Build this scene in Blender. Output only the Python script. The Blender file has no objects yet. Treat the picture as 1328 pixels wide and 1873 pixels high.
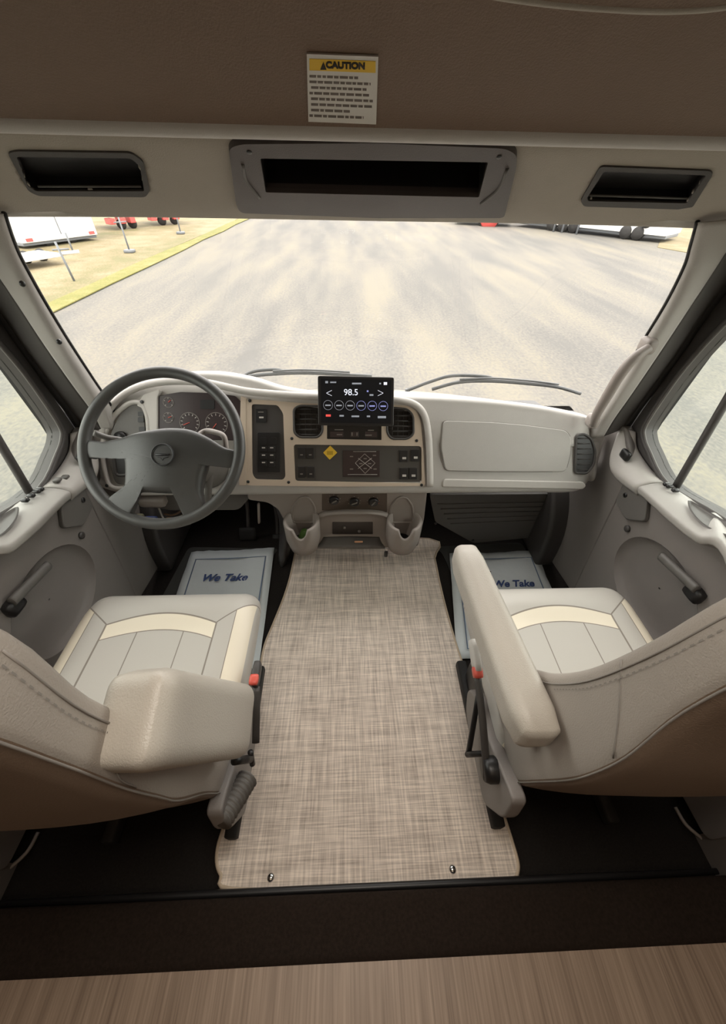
import bpy, bmesh, math, random
from mathutils import Vector, Matrix
from mathutils.geometry import tessellate_polygon
random.seed(4)
S = bpy.context.scene
COL = S.collection

# ------------------------------------------------------------------ camera
FPX, CU, CV = 690.0, 664.0, 936.5          # focal length and centre for a 1328 x 1873 frame
CAM = Vector((0.0, 0.0, 1.45))
yv = Vector((-31, 636, 690)).normalized()
xv = Vector((19236, 206, 690)); xv = (xv - xv.dot(yv) * yv).normalized()
zv = -xv.cross(yv)
if zv.y < 0: zv = -zv
W = [xv, yv, zv]                            # world axes seen in (right, up, forward)
right = Vector((xv.x, yv.x, zv.x)); up = Vector((xv.y, yv.y, zv.y)); fwd = Vector((xv.z, yv.z, zv.z))
cam = bpy.data.cameras.new('camera'); cam.sensor_fit = 'VERTICAL'; cam.sensor_height = 36
cam.lens = FPX / 1873 * 36; cam.clip_start = 0.01; cam.clip_end = 400
co = bpy.data.objects.new('camera', cam); COL.objects.link(co)
m3 = Matrix((right, up, -fwd)).transposed()
co.matrix_world = Matrix.Translation(CAM) @ m3.to_4x4()
S.camera = co

# ------------------------------------------------------------------ light
S.view_settings.view_transform = 'Standard'; S.view_settings.look = 'None'
S.view_settings.gamma = 1; S.view_settings.exposure = 0.35; S.view_settings.use_curve_mapping = False
wd = bpy.data.worlds.new('sky'); S.world = wd; wd.use_nodes = True
bgn = wd.node_tree.nodes['Background']; bgn.inputs[0].default_value = (1.0, 0.965, 0.94, 1); bgn.inputs[1].default_value = 4.2
def add_light(name, kind, loc, energy, color, size=None, rot=None, size_y=None):
    l = bpy.data.lights.new(name, kind); l.energy = energy; l.color = color
    if kind == 'AREA':
        l.shape = 'RECTANGLE'; l.size = size; l.size_y = size_y or size
    if kind == 'SUN': l.angle = size
    if kind == 'POINT': l.shadow_soft_size = size
    o = bpy.data.objects.new(name, l); COL.objects.link(o); o.location = loc
    if rot: o.rotation_euler = rot
    return o
add_light('sun', 'SUN', (0, -5, 20), 2.2, (1, .93, .8), math.radians(6), (math.radians(28), math.radians(-14), 0))
add_light('coach_ceiling_light', 'AREA', (0.0, -1.2, 2.02), 3.0, (1, .74, .50), 1.0, (0, 0, 0), .5)
add_light('cab_fill_light', 'AREA', (0.04, 0.08, 2.02), 9.0, (1, .91, .80), .45, (math.radians(-4), 0, 0), .25)  # unseen overhead fill, added to brighten the mat and cab interior

# ------------------------------------------------------------------ helpers
def ray(u, v):
    c = Vector(((u - CU) / FPX, -(v - CV) / FPX, 1.0))
    return Vector((xv.dot(c), yv.dot(c), zv.dot(c)))
def R(u, v, x=None, y=None, z=None):
    r = ray(u, v)
    t = (x - CAM.x) / r.x if x is not None else (y - CAM.y) / r.y if y is not None else (z - CAM.z) / r.z
    return CAM + t * r
class Plane:
    def __init__(s, o, a, b):
        s.o = Vector(o); s.a = Vector(a).normalized(); b = Vector(b); s.b = (b - b.dot(s.a) * s.a).normalized()
        s.n = s.a.cross(s.b)
        if s.n.dot(CAM - s.o) < 0: s.n = -s.n
    def px(s, u, v, h=0.0):
        r = ray(u, v); o = s.o + s.n * h
        t = (o - CAM).dot(s.n) / r.dot(s.n)
        p = CAM + r * t - s.o
        return (p.dot(s.a), p.dot(s.b))
    def pt(s, a, b, h=0.0): return s.o + s.a * a + s.b * b + s.n * h
def cr(p, n, closed=False):
    """Catmull-Rom through points, n steps per span"""
    p = [Vector(q) for q in p]; out = []; L = len(p)
    rng = L if closed else L - 1
    for i in range(rng):
        a = p[(i - 1) % L] if closed or i > 0 else p[0] * 2 - p[1]
        b = p[i]; c = p[(i + 1) % L]
        d = p[(i + 2) % L] if closed or i + 2 < L else p[-1] * 2 - p[-2]
        for k in range(n):
            t = k / n
            out.append(.5 * ((2 * b) + (c - a) * t + (2 * a - 5 * b + 4 * c - d) * t * t + (3 * b - a - 3 * c + d) * t ** 3))
    if not closed: out.append(p[-1])
    return out
def worldloc(o):
    v = Vector((0, 0, 0))
    while o: v = v + o.location; o = o.parent
    return v
def mk(name, verts, faces, mat, parent=None, smooth=False, origin=None):
    me = bpy.data.meshes.new(name)
    verts = [Vector(v) for v in verts]
    if origin is None:
        xs = [v.x for v in verts]; ys = [v.y for v in verts]; zs = [v.z for v in verts]
        origin = Vector(((min(xs) + max(xs)) / 2, (min(ys) + max(ys)) / 2, min(zs)))
    else: origin = Vector(origin)
    me.from_pydata([tuple(v - origin) for v in verts], [], [tuple(f) for f in faces])
    bm = bmesh.new(); bm.from_mesh(me)
    bmesh.ops.remove_doubles(bm, verts=bm.verts, dist=1e-6)
    bmesh.ops.recalc_face_normals(bm, faces=bm.faces)
    bm.to_mesh(me); bm.free()
    me.materials.append(mat)
    if smooth:
        for p in me.polygons: p.use_smooth = True
    o = bpy.data.objects.new(name, me); COL.objects.link(o)
    if parent: o.parent = parent; o.location = origin - worldloc(parent)
    else: o.location = origin
    return o
def thing(name, label, cat, loc, group=None):
    o = bpy.data.objects.new(name, None); COL.objects.link(o); o.location = loc
    o.empty_display_size = .05
    o['label'] = label; o['category'] = cat
    if group: o['group'] = group
    return o
def tag(o, label, cat, group=None, kind=None):
    o['label'] = label; o['category'] = cat
    if group: o['group'] = group
    if kind: o['kind'] = kind
    return o
def struct(o, label=None, cat=None):
    o['kind'] = 'structure'
    if label: o['label'] = label
    if cat: o['category'] = cat
    return o
def bevel(o, w, seg=3, ang=35):
    m = o.modifiers.new('bevel', 'BEVEL'); m.width = w; m.segments = seg; m.limit_method = 'ANGLE'; m.angle_limit = math.radians(ang)
    m.harden_normals = False
    for p in o.data.polygons: p.use_smooth = True
    w2 = o.modifiers.new('wn', 'WEIGHTED_NORMAL'); w2.keep_sharp = False
    return o
def roundpoly(pts, r, seg=5):
    pts = [Vector((p[0], p[1])) for p in pts]; out = []; L = len(pts)
    for i in range(L):
        rr = r[i] if isinstance(r, (list, tuple)) else r
        a, b, c = pts[i - 1], pts[i], pts[(i + 1) % L]
        d1 = (a - b); d2 = (c - b); l1 = d1.length; l2 = d2.length
        if rr <= 0 or l1 < 1e-6 or l2 < 1e-6: out.append(b); continue
        d1 /= l1; d2 /= l2
        k = min(rr, l1 * .48, l2 * .48)
        p0 = b + d1 * k; p2 = b + d2 * k
        for j in range(seg + 1):
            t = j / seg
            out.append(p0 * (1 - t) ** 2 + b * 2 * t * (1 - t) + p2 * t * t)
    return out
def plate(name, P, outline, mat, h0, h1, holes=(), parent=None, bev=0.0, seg=2, origin=None):
    """prism on plane P from height h0 (back) to h1 (front); outline, holes in plane coordinates"""
    loops = [[Vector((p[0], p[1])) for p in outline]] + [[Vector((p[0], p[1])) for p in h] for h in holes]
    flat = [p for l in loops for p in l]
    tris = tessellate_polygon([[Vector((p.x, p.y, 0)) for p in l] for l in loops])
    n = len(flat)
    verts = [P.pt(p.x, p.y, h1) for p in flat] + [P.pt(p.x, p.y, h0) for p in flat]
    if len(loops) == 1:
        faces = [tuple(range(n)), tuple(range(2 * n - 1, n - 1, -1))]
    else:
        faces = [tuple(t) for t in tris] + [tuple(i + n for i in reversed(t)) for t in tris]
    k = 0
    for l in loops:
        L = len(l)
        for i in range(L):
            j = (i + 1) % L
            faces.append((k + i, k + j, k + j + n, k + i + n))
        k += L
    o = mk(name, verts, faces, mat, parent, origin=origin)
    if bev: bevel(o, bev, seg)
    return o
def pxs(P, pts, h=0.0): return [P.px(u, v, h) for u, v in pts]
def ell(cx, cy, rx, ry, n=28): return [(cx + rx * math.cos(2 * math.pi * i / n), cy + ry * math.sin(2 * math.pi * i / n)) for i in range(n)]
def rect(x0, y0, x1, y1): return [(x0, y0), (x1, y0), (x1, y1), (x0, y1)]
def grid(name, rows, mat, parent=None, closed_u=False, smooth=True, thick=0.0, caps=False, off=-1):
    nu = len(rows[0]); verts = [p for r in rows for p in r]; faces = []
    for i in range(len(rows) - 1):
        for j in range(nu if closed_u else nu - 1):
            k = (j + 1) % nu
            faces.append((i * nu + j, i * nu + k, (i + 1) * nu + k, (i + 1) * nu + j))
    if caps:
        faces.append(tuple(range(nu))); faces.append(tuple((len(rows) - 1) * nu + j for j in reversed(range(nu))))
    o = mk(name, verts, faces, mat, parent, smooth)
    if thick:
        m = o.modifiers.new('solid', 'SOLIDIFY'); m.thickness = thick; m.offset = off
    return o
def loft(name, rows, mat, nu=6, nv=6, parent=None, thick=0.0, off=-1, closed_u=False):
    rr = [cr(r, nu, closed_u) for r in rows]
    cols = list(zip(*rr)); cc = [cr(c, nv) for c in cols]
    return grid(name, [list(r) for r in zip(*cc)], mat, parent, closed_u, True, thick, off=off)
def tube(name, pts, r, mat, parent=None, n=8, closed=False, seg=12, flat=1.0, caps=True):
    pts = cr(pts, n, closed) if n > 1 else [Vector(p) for p in pts]
    L = len(pts); rows = []
    prev = None
    for i, p in enumerate(pts):
        a = pts[i - 1] if i > 0 or closed else pts[0]; b = pts[(i + 1) % L] if i + 1 < L or closed else pts[-1]
        t = (b - a).normalized()
        if prev is None:
            s = t.cross(Vector((0, 0, 1)))
            if s.length < .05: s = t.cross(Vector((1, 0, 0)))
        else: s = prev - prev.dot(t) * t
        s.normalize(); prev = s; u = t.cross(s)
        rad = r(i / (L - 1)) if callable(r) else r
        rows.append([p + s * math.cos(2 * math.pi * k / seg) * rad + u * math.sin(2 * math.pi * k / seg) * rad * flat for k in range(seg)])
    if closed: rows.append(rows[0])
    return grid(name, rows, mat, parent, True, True, caps=caps and not closed)
def rbox(name, c, size, r, mat, parent=None, n=10, fn=None, rot=None, origin=None):
    """rounded box with optional deformation fn(local point) -> local point"""
    hx, hy, hz = size[0] / 2, size[1] / 2, size[2] / 2
    verts = []; faces = []
    def face(ax, sgn):
        o = len(verts)
        for i in range(n + 1):
            for j in range(n + 1):
                a = math.tan((i / n * 2 - 1) * math.pi / 4); b = math.tan((j / n * 2 - 1) * math.pi / 4)
                v = [0, 0, 0]; v[ax] = sgn; v[(ax + 1) % 3] = a; v[(ax + 2) % 3] = b
                p = Vector((v[0] * hx, v[1] * hy, v[2] * hz))
                q = Vector((max(-hx + r, min(hx - r, p.x)), max(-hy + r, min(hy - r, p.y)), max(-hz + r, min(hz - r, p.z))))
                d = p - q
                p = q + d.normalized() * r if d.length > 1e-9 else p
                verts.append(p)
        for i in range(n):
            for j in range(n):
                faces.append((o + i * (n + 1) + j, o + (i + 1) * (n + 1) + j, o + (i + 1) * (n + 1) + j + 1, o + i * (n + 1) + j + 1))
    for ax in range(3):
        for s in (-1, 1): face(ax, s)
    if fn: verts = [fn(p) for p in verts]
    if rot: verts = [rot @ p for p in verts]
    verts = [p + Vector(c) for p in verts]
    return mk(name, verts, faces, mat, parent, True, origin)
def lathe(name, c, prof, mat, axis=(0, 0, 1), n=28, parent=None, smooth=True):
    ax = Vector(axis).normalized(); s = ax.orthogonal().normalized(); t = ax.cross(s)
    rows = [[Vector(c) + ax * h + (s * math.cos(2 * math.pi * k / n) + t * math.sin(2 * math.pi * k / n)) * max(r, 1e-5) for k in range(n)] for r, h in prof]
    o = grid(name, rows, mat, parent, True, smooth, caps=True)
    return o
def text(name, body, P, a, b, h, size, mat, parent=None, shear=0.0, align='CENTER', offs=0.0, ext=0.0004, up_=None):
    cu = bpy.data.curves.new('t', 'FONT'); cu.body = body; cu.size = size; cu.align_x = align; cu.align_y = 'CENTER'
    cu.shear = shear; cu.offset = offs; cu.extrude = ext
    to = bpy.data.objects.new('t', cu); COL.objects.link(to)
    dg = bpy.context.evaluated_depsgraph_get(); me = bpy.data.meshes.new_from_object(to.evaluated_get(dg))
    vs = [P.pt(a + v.co.x, b + v.co.y, h + v.co.z) for v in me.vertices]; fs = [tuple(p.vertices) for p in me.polygons]
    bpy.data.objects.remove(to); bpy.data.curves.remove(cu); bpy.data.meshes.remove(me)
    return mk(name, vs, fs, mat, parent)
def inpoly(x, y, poly):
    c = False; j = len(poly) - 1
    for i in range(len(poly)):
        xi, yi = poly[i][0], poly[i][1]; xj, yj = poly[j][0], poly[j][1]
        if (yi > y) != (yj > y) and x < (xj - xi) * (y - yi) / (yj - yi) + xi: c = not c
        j = i
    return c
def cut(o, P, poly, near=.08):
    """open a hole in a shell where it lies under the polygon"""
    bm = bmesh.new(); bm.from_mesh(o.data); w = worldloc(o); dl = []
    for f in bm.faces:
        p = f.calc_center_median() + w - P.o
        if abs(p.dot(P.n)) < near and inpoly(p.dot(P.a), p.dot(P.b), poly): dl.append(f)
    bmesh.ops.delete(bm, geom=dl, context='FACES'); bm.to_mesh(o.data); bm.free()
CX = 0.04                                   # centre line of the cab
def mir(v): return Vector((2 * CX - v[0], v[1], v[2]))
def side(v, s): return Vector(v) if s > 0 else mir(v)

# ------------------------------------------------------------------ materials
def _nt(m): m.use_nodes = True; return m.node_tree
class X:                                    # tiny expression builder over math nodes
    def __init__(s, nt, sock): s.nt = nt; s.k = sock
    def _b(s, op, o, c=None):
        n = s.nt.nodes.new('ShaderNodeMath'); n.operation = op
        s.nt.links.new(s.k, n.inputs[0])
        for i, q in ((1, o), (2, c)):
            if q is None: continue
            if isinstance(q, X): s.nt.links.new(q.k, n.inputs[i])
            else: n.inputs[i].default_value = q
        return X(s.nt, n.outputs[0])
    def __add__(s, o): return s._b('ADD', o)
    def __sub__(s, o): return s._b('SUBTRACT', o)
    def __mul__(s, o): return s._b('MULTIPLY', o)
    def __lt__(s, o): return s._b('LESS_THAN', o)
    def __gt__(s, o): return s._b('GREATER_THAN', o)
    def max(s, o): return s._b('MAXIMUM', o)
    def min(s, o): return s._b('MINIMUM', o)
    def abs(s): return s._b('ABSOLUTE', 0.0)
def mat(name, col, rough=.5, noise=0.0, nscale=40, bump=0.0, bscale=300, metal=0, spec=.5, emit=None, es=1.0, coat=0, sheen=0):
    m = bpy.data.materials.new(name); nt = _nt(m); b = nt.nodes['Principled BSDF']
    b.inputs['Base Color'].default_value = (*col, 1); b.inputs['Roughness'].default_value = rough
    b.inputs['Metallic'].default_value = metal; b.inputs['Specular IOR Level'].default_value = spec
    b.inputs['Coat Weight'].default_value = coat; b.inputs['Sheen Weight'].default_value = sheen
    tc = nt.nodes.new('ShaderNodeTexCoord')
    if noise:
        n = nt.nodes.new('ShaderNodeTexNoise'); n.inputs['Scale'].default_value = nscale; n.inputs['Detail'].default_value = 4
        nt.links.new(tc.outputs['Object'], n.inputs['Vector'])
        mx = nt.nodes.new('ShaderNodeMixRGB'); mx.inputs[1].default_value = (*[c * (1 - noise) for c in col], 1)
        mx.inputs[2].default_value = (*[min(1, c * (1 + noise)) for c in col], 1)
        nt.links.new(n.outputs[0], mx.inputs[0]); nt.links.new(mx.outputs[0], b.inputs['Base Color'])
    if bump:
        n = nt.nodes.new('ShaderNodeTexNoise'); n.inputs['Scale'].default_value = bscale; n.inputs['Detail'].default_value = 3
        nt.links.new(tc.outputs['Object'], n.inputs['Vector'])
        bp = nt.nodes.new('ShaderNodeBump'); bp.inputs['Strength'].default_value = bump; bp.inputs['Distance'].default_value = .002
        nt.links.new(n.outputs[0], bp.inputs['Height']); nt.links.new(bp.outputs[0], b.inputs['Normal'])
    if emit: b.inputs['Emission Color'].default_value = (*emit, 1); b.inputs['Emission Strength'].default_value = es
    return m
PL = mat('grey_plastic', (.45, .43, .40), .48, .03, 30, .25, 600)
PLW = mat('pale_grey_plastic', (.50, .475, .44), .45, .03, 30, .2, 600)
PLT = mat('taupe_plastic', (.29, .255, .23), .5, .03, 30, .25, 600)
DOORM = mat('door_plastic', (.195, .175, .162), .5, .03, 30, .25, 600)
BEI = mat('beige_bezel_plastic', (.56, .46, .36), .4, .03, 30, .1, 600)
DK = mat('charcoal_plastic', (.055, .05, .047), .45, .05, 60, .2, 700)
DK2 = mat('dark_grey_plastic', (.12, .112, .102), .5, .05, 60, .2, 700)
BLK = mat('black_plastic', (.012, .011, .011), .4, 0, 0, .1, 500)
RUB = mat('black_rubber', (.015, .014, .013), .7, 0, 0, .2, 400)
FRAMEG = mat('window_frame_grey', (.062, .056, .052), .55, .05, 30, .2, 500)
WHEELM = mat('steering_wheel_vinyl', (.068, .067, .064), .38, .04, 60, .2, 800)
WHEELD = mat('steering_wheel_emblem_grey', (.035, .035, .037), .4)
LEA = mat('grey_seat_leather', (.43, .395, .345), .42, .03, 20, .35, 450)
LEA_SHADE = mat('shaded_backrest_leather', (.32, .285, .25), .45, .03, 20, .3, 450)  # seat leather darkened: the backrest's shade is put into its colour
BACK_SHADE = mat('backrest_rear_shade_brown', (.17, .12, .085), .5, .03, 20, .3, 450)  # shade on the seatback's rear faces, painted as brown
CREAM = mat('cream_leather', (.70, .65, .52), .45, .03, 20, .3, 450)
LEAD = mat('seat_piping', (.22, .2, .18), .55)
HEAD = mat('headliner_vinyl', (.40, .36, .30), .6, .04, 30, .3, 400)
BROWN = mat('brown_overhead_vinyl', (.22, .152, .108), .6, .05, 60, .5, 350)
CARPET = mat('dark_cab_carpet', (.020, .017, .015), .95, .5, 200, 1.0, 900, spec=.1)
CARPET2 = mat('brown_black_carpet', (.030, .021, .016), .95, .5, 150, 1.0, 900, spec=.1)
GFL = mat('grey_rubber_floor', (.05, .05, .046), .7, .1, 90, .6, 500, spec=.25)
PAPER = mat('white_paper', (.62, .66, .66), .8, .04, 12, .6, 25)
BLUE = mat('navy_ink', (.03, .06, .18), .7)
PUR = mat('blue_grey_ink', (.16, .22, .32), .7)
YEL = mat('yellow_label', (.85, .55, .05), .6)
YELD = mat('yellow_label_ink', (.55, .33, .02), .6)
WHT = mat('white_label', (.75, .73, .68), .6)
INK = mat('black_ink', (.02, .015, .01), .7)
MARK = mat('pale_marking', (.55, .52, .48), .6)
MARK2 = mat('dim_marking', (.22, .20, .18), .6)
REDP = mat('red_plastic', (.65, .10, .07), .4)
ORG = mat('orange_label', (.75, .42, .24), .6)
SCRW = mat('black_screw', (.02, .02, .02), .35)
CHR = mat('chrome', (.7, .7, .7), .2, metal=1)
GREENP = mat('green_wrapper', (.10, .22, .05), .4)
BIND = mat('beige_binding', (.52, .42, .31), .7, .1, 200)
CLUST = mat('cluster_face', (.035, .022, .022), .35)
SCR = mat('screen_glass', (.008, .008, .010), .5, spec=.25)
EMW = mat('screen_white', (.8, .8, .85), .5, emit=(.8, .85, 1), es=.55)
EMB = mat('screen_blue', (.2, .2, .5), .5, emit=(.45, .5, .95), es=.35)
EMG = mat('screen_grey', (.2, .2, .2), .5, emit=(.55, .6, .7), es=.28)
EMR = mat('screen_red', (.7, .1, .1), .5, emit=(.9, .08, .06), es=.5)
WHITEPAINT = mat('white_paint', (.62, .62, .60), .4, .04, 2)
REDPAINT = mat('red_paint', (.55, .08, .07), .5)
STEEL = mat('grey_steel', (.14, .15, .16), .5, .1, 20)
HOODM = mat('truck_hood_paint', (.27, .23, .18), .3, .2, 3, coat=.3)

def glass(name, tint, gl=.04):
    m = bpy.data.materials.new(name); nt = _nt(m); nt.nodes.remove(nt.nodes['Principled BSDF'])
    out = nt.nodes['Material Output']
    tr = nt.nodes.new('ShaderNodeBsdfTransparent'); tr.inputs[0].default_value = (*tint, 1)
    g = nt.nodes.new('ShaderNodeBsdfGlossy'); g.inputs['Roughness'].default_value = .02
    lw = nt.nodes.new('ShaderNodeLayerWeight'); fr = nt.nodes.new('ShaderNodeMath'); fr.operation = 'POWER'; fr.inputs[1].default_value = 4; f2 = nt.nodes.new('ShaderNodeMath'); f2.operation = 'MULTIPLY_ADD'; f2.inputs[1].default_value = .25; f2.inputs[2].default_value = .02; nt.links.new(lw.outputs['Facing'], fr.inputs[0]); nt.links.new(fr.outputs[0], f2.inputs[0]); fr = f2
    mx = nt.nodes.new('ShaderNodeMixShader')
    nt.links.new(fr.outputs[0], mx.inputs[0]); nt.links.new(tr.outputs[0], mx.inputs[1]); nt.links.new(g.outputs[0], mx.inputs[2])
    nt.links.new(mx.outputs[0], out.inputs[0]); return m
GLASS = glass('windshield_glass', (.95, .95, .94))
GLASS2 = glass('side_window_glass', (.90, .93, .90))

def seat_mat():
    m = bpy.data.materials.new('seat_cushion_leather'); nt = _nt(m); b = nt.nodes['Principled BSDF']
    tc = nt.nodes.new('ShaderNodeTexCoord'); sp = nt.nodes.new('ShaderNodeSeparateXYZ'); nt.links.new(tc.outputs['Object'], sp.inputs[0])
    x = X(nt, sp.outputs[0]); y = X(nt, sp.outputs[1]); ax = x.abs()
    arc = (x * x) * -1.55 + .118           # front seam arc, object origin at cushion centre (y = .485)
    dz = ax * .78 - .030                    # diagonal seam through (.147,.083)->(.245,.16)
    inside = ax < .148
    below = y < arc; belowc = y < (arc - .046)
    cre1 = (inside * below) * (y > (arc - .046))
    cre2 = ((ax > .196) * (ax < .241)) * (y < dz)
    cre = cre1.max(cre2)
    def line(d, w): return d.abs() < w
    sm = (line(y - arc, .0022) * inside)
    sm = sm.max(line(y - (arc - .046), .0014) * inside)
    sm = sm.max(line(ax - .148, .0022) * (y < .086))
    sm = sm.max(line(y - dz, .0022) * (ax > .148))
    sm = sm.max((line(ax - .062, .0014)) * belowc)
    sm = sm.max(line(ax - .196, .0011) * (y < dz))
    n = nt.nodes.new('ShaderNodeTexNoise'); n.inputs['Scale'].default_value = 420; nt.links.new(tc.outputs['Object'], n.inputs[0])
    m1 = nt.nodes.new('ShaderNodeMixRGB'); m1.inputs[1].default_value = (.47, .445, .405, 1); m1.inputs[2].default_value = (.76, .69, .56, 1)
    nt.links.new(cre.k, m1.inputs[0])
    m2 = nt.nodes.new('ShaderNodeMixRGB'); m2.inputs[2].default_value = (.17, .14, .11, 1); nt.links.new(m1.outputs[0], m2.inputs[1]); nt.links.new((sm * .85).k, m2.inputs[0])
    nt.links.new(m2.outputs[0], b.inputs['Base Color']); b.inputs['Roughness'].default_value = .42
    hgt = X(nt, n.outputs[0]) * .15 - sm
    bp = nt.nodes.new('ShaderNodeBump'); bp.inputs['Strength'].default_value = .5; bp.inputs['Distance'].default_value = .002
    nt.links.new(hgt.k, bp.inputs['Height']); nt.links.new(bp.outputs[0], b.inputs['Normal'])
    return m
SEATM = seat_mat()

def woven(name, c1, c2):
    m = bpy.data.materials.new(name); nt = _nt(m); b = nt.nodes['Principled BSDF']; b.inputs['Roughness'].default_value = .8
    tc = nt.nodes.new('ShaderNodeTexCoord'); outs = []
    for sc in ((170, 9, 1), (9, 260, 1), (45, 3, 1), (3, 45, 1)):
        mp = nt.nodes.new('ShaderNodeMapping'); mp.inputs['Scale'].default_value = sc; nt.links.new(tc.outputs['Object'], mp.inputs[0])
        n = nt.nodes.new('ShaderNodeTexNoise'); n.inputs['Scale'].default_value = 1; n.inputs['Detail'].default_value = 2
        nt.links.new(mp.outputs[0], n.inputs[0]); outs.append(X(nt, n.outputs[0]))
    s = (outs[0] * .32 + outs[1] * .34 + outs[2] * .17 + outs[3] * .17)
    rp = nt.nodes.new('ShaderNodeValToRGB'); rp.color_ramp.elements[0].position = .36; rp.color_ramp.elements[1].position = .62
    rp.color_ramp.elements[0].color = (*c1, 1); rp.color_ramp.elements[1].color = (*c2, 1)
    nt.links.new(s.k, rp.inputs[0]); nt.links.new(rp.outputs[0], b.inputs['Base Color'])
    bp = nt.nodes.new('ShaderNodeBump'); bp.inputs['Strength'].default_value = .3; bp.inputs['Distance'].default_value = .002
    nt.links.new(s.k, bp.inputs['Height']); nt.links.new(bp.outputs[0], b.inputs['Normal']); return m
MATM = woven('woven_mat_fabric', (.36, .30, .25), (.90, .79, .68))

def wood():
    m = bpy.data.materials.new('streaked_wood_vinyl'); nt = _nt(m); b = nt.nodes['Principled BSDF']; b.inputs['Roughness'].default_value = .45
    tc = nt.nodes.new('ShaderNodeTexCoord'); outs = []
    for sc in ((190, 4, 1), (40, 1.5, 1), (6, 1, 1)):
        mp = nt.nodes.new('ShaderNodeMapping'); mp.inputs['Scale'].default_value = sc; nt.links.new(tc.outputs['Object'], mp.inputs[0])
        n = nt.nodes.new('ShaderNodeTexNoise'); n.inputs['Scale'].default_value = 1; n.inputs['Detail'].default_value = 3
        nt.links.new(mp.outputs[0], n.inputs[0]); outs.append(X(nt, n.outputs[0]))
    s = outs[0] * .45 + outs[1] * .35 + outs[2] * .2
    rp = nt.nodes.new('ShaderNodeValToRGB'); rp.color_ramp.elements[0].position = .33; rp.color_ramp.elements[1].position = .66
    rp.color_ramp.elements[0].color = (.20, .14, .10, 1); rp.color_ramp.elements[1].color = (.50, .375, .28, 1)
    nt.links.new(s.k, rp.inputs[0]); nt.links.new(rp.outputs[0], b.inputs['Base Color']); return m
WOOD = wood()

def ground(name, c1, c2, c3, streak):
    m = bpy.data.materials.new(name); nt = _nt(m); b = nt.nodes['Principled BSDF']; b.inputs['Roughness'].default_value = .9
    tc = nt.nodes.new('ShaderNodeTexCoord'); outs = []
    for sc, d in ((streak, 4), ((.5, .12, 1), 3), ((22, 14, 9), 6)):
        mp = nt.nodes.new('ShaderNodeMapping'); mp.inputs['Scale'].default_value = sc; nt.links.new(tc.outputs['Object'], mp.inputs[0])
        n = nt.nodes.new('ShaderNodeTexNoise'); n.inputs['Scale'].default_value = 1; n.inputs['Detail'].default_value = d
        nt.links.new(mp.outputs[0], n.inputs[0]); outs.append(X(nt, n.outputs[0]))
    s = outs[0] * .33 + outs[1] * .34 + outs[2] * .33
    rp = nt.nodes.new('ShaderNodeValToRGB'); e = rp.color_ramp.elements
    e[0].position = .42; e[0].color = (*c1, 1); e[1].position = .58; e[1].color = (*c3, 1)
    k = e.new(.5); k.color = (*c2, 1)
    nt.links.new(s.k, rp.inputs[0]); nt.links.new(rp.outputs[0], b.inputs['Base Color']); return m
ROAD = ground('worn_asphalt', (.088, .085, .079), (.120, .112, .098), (.150, .136, .106), (1.4, .22, 1))
GRASSM = ground('dry_grass', (.12, .11, .045), (.17, .135, .07), (.21, .175, .105), (1.3, 1.3, 1))
GRASSV = ground('green_verge', (.115, .115, .022), (.145, .135, .03), (.18, .16, .06), (2, 2, 1))

# ------------------------------------------------------------------ outside
GZ = -1.1
def quad(name, pts, m, thick=.02):
    v = [Vector(p) for p in pts]; n = len(v)
    vv = v + [p - Vector((0, 0, thick)) for p in v]
    fs = [tuple(range(n)), tuple(range(2 * n - 1, n - 1, -1))] + [(i, (i + 1) % n, (i + 1) % n + n, i + n) for i in range(n)]
    return mk(name, vv, fs, m)
struct(quad('floor_road', [(-60, -30, GZ), (60, -30, GZ), (60, 120, GZ), (-60, 120, GZ)], ROAD, .1))
e0 = R(100, 572, z=GZ); e1 = R(440, 408, z=GZ); dr = (e1 - e0).normalized()
a = e0 - dr * 3; b = e0 + dr * 70
nl = Vector((-dr.y, dr.x, 0))
def strip(name, w0, w1, m, z, lab, cat):
    n = 26; P0 = []; P1 = []
    for i in range(n + 1):
        p = a + (b - a) * (i / n)
        P0.append(p + nl * (w0 + random.uniform(-.07, .07))); P1.append(p + nl * (w1 + random.uniform(-.07, .07)))
    pts = [Vector((p.x, p.y, z)) for p in P0 + P1[::-1]]
    o = quad(name, pts, m, .02); tag(o, lab, cat, kind='stuff'); return o
strip('dry_grass', 0.58, 45, GRASSM, GZ + .02, 'patchy dry grass field left of the road', 'grass')
strip('grass_verge', 0, .56, GRASSV, GZ + .035, 'yellow-green grass verge along the road edge', 'grass')
rg = [R(1203, 452, z=GZ + .02), R(1335, 475, z=GZ + .02), R(1500, 440, z=GZ + .02), R(1420, 395, z=GZ + .02), R(1225, 395, z=GZ + .02)]
o = quad('dry_grass', rg, GRASSM, .02); tag(o, 'dry tan grass beyond the right edge of the road', 'grass', kind='stuff')
def wbox(name, p0, p1, z0, z1, wdt, m, parent=None, bev=.02):
    """upright box whose front bottom edge runs p0-p1, going back wdt"""
    p0 = Vector((p0[0], p0[1], 0)); p1 = Vector((p1[0], p1[1], 0)); d = (p1 - p0).normalized(); nn = Vector((-d.y, d.x, 0)) * wdt
    q = [p0, p1, p1 + nn, p0 + nn]
    v = [Vector((p.x, p.y, z0)) for p in q] + [Vector((p.x, p.y, z1)) for p in q]
    f = [(0, 1, 2, 3), (7, 6, 5, 4), (0, 1, 5, 4), (1, 2, 6, 5), (2, 3, 7, 6), (3, 0, 4, 7)]
    o = mk(name, v, f, m, parent)
    if bev: bevel(o, bev, 2)
    return o
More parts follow.
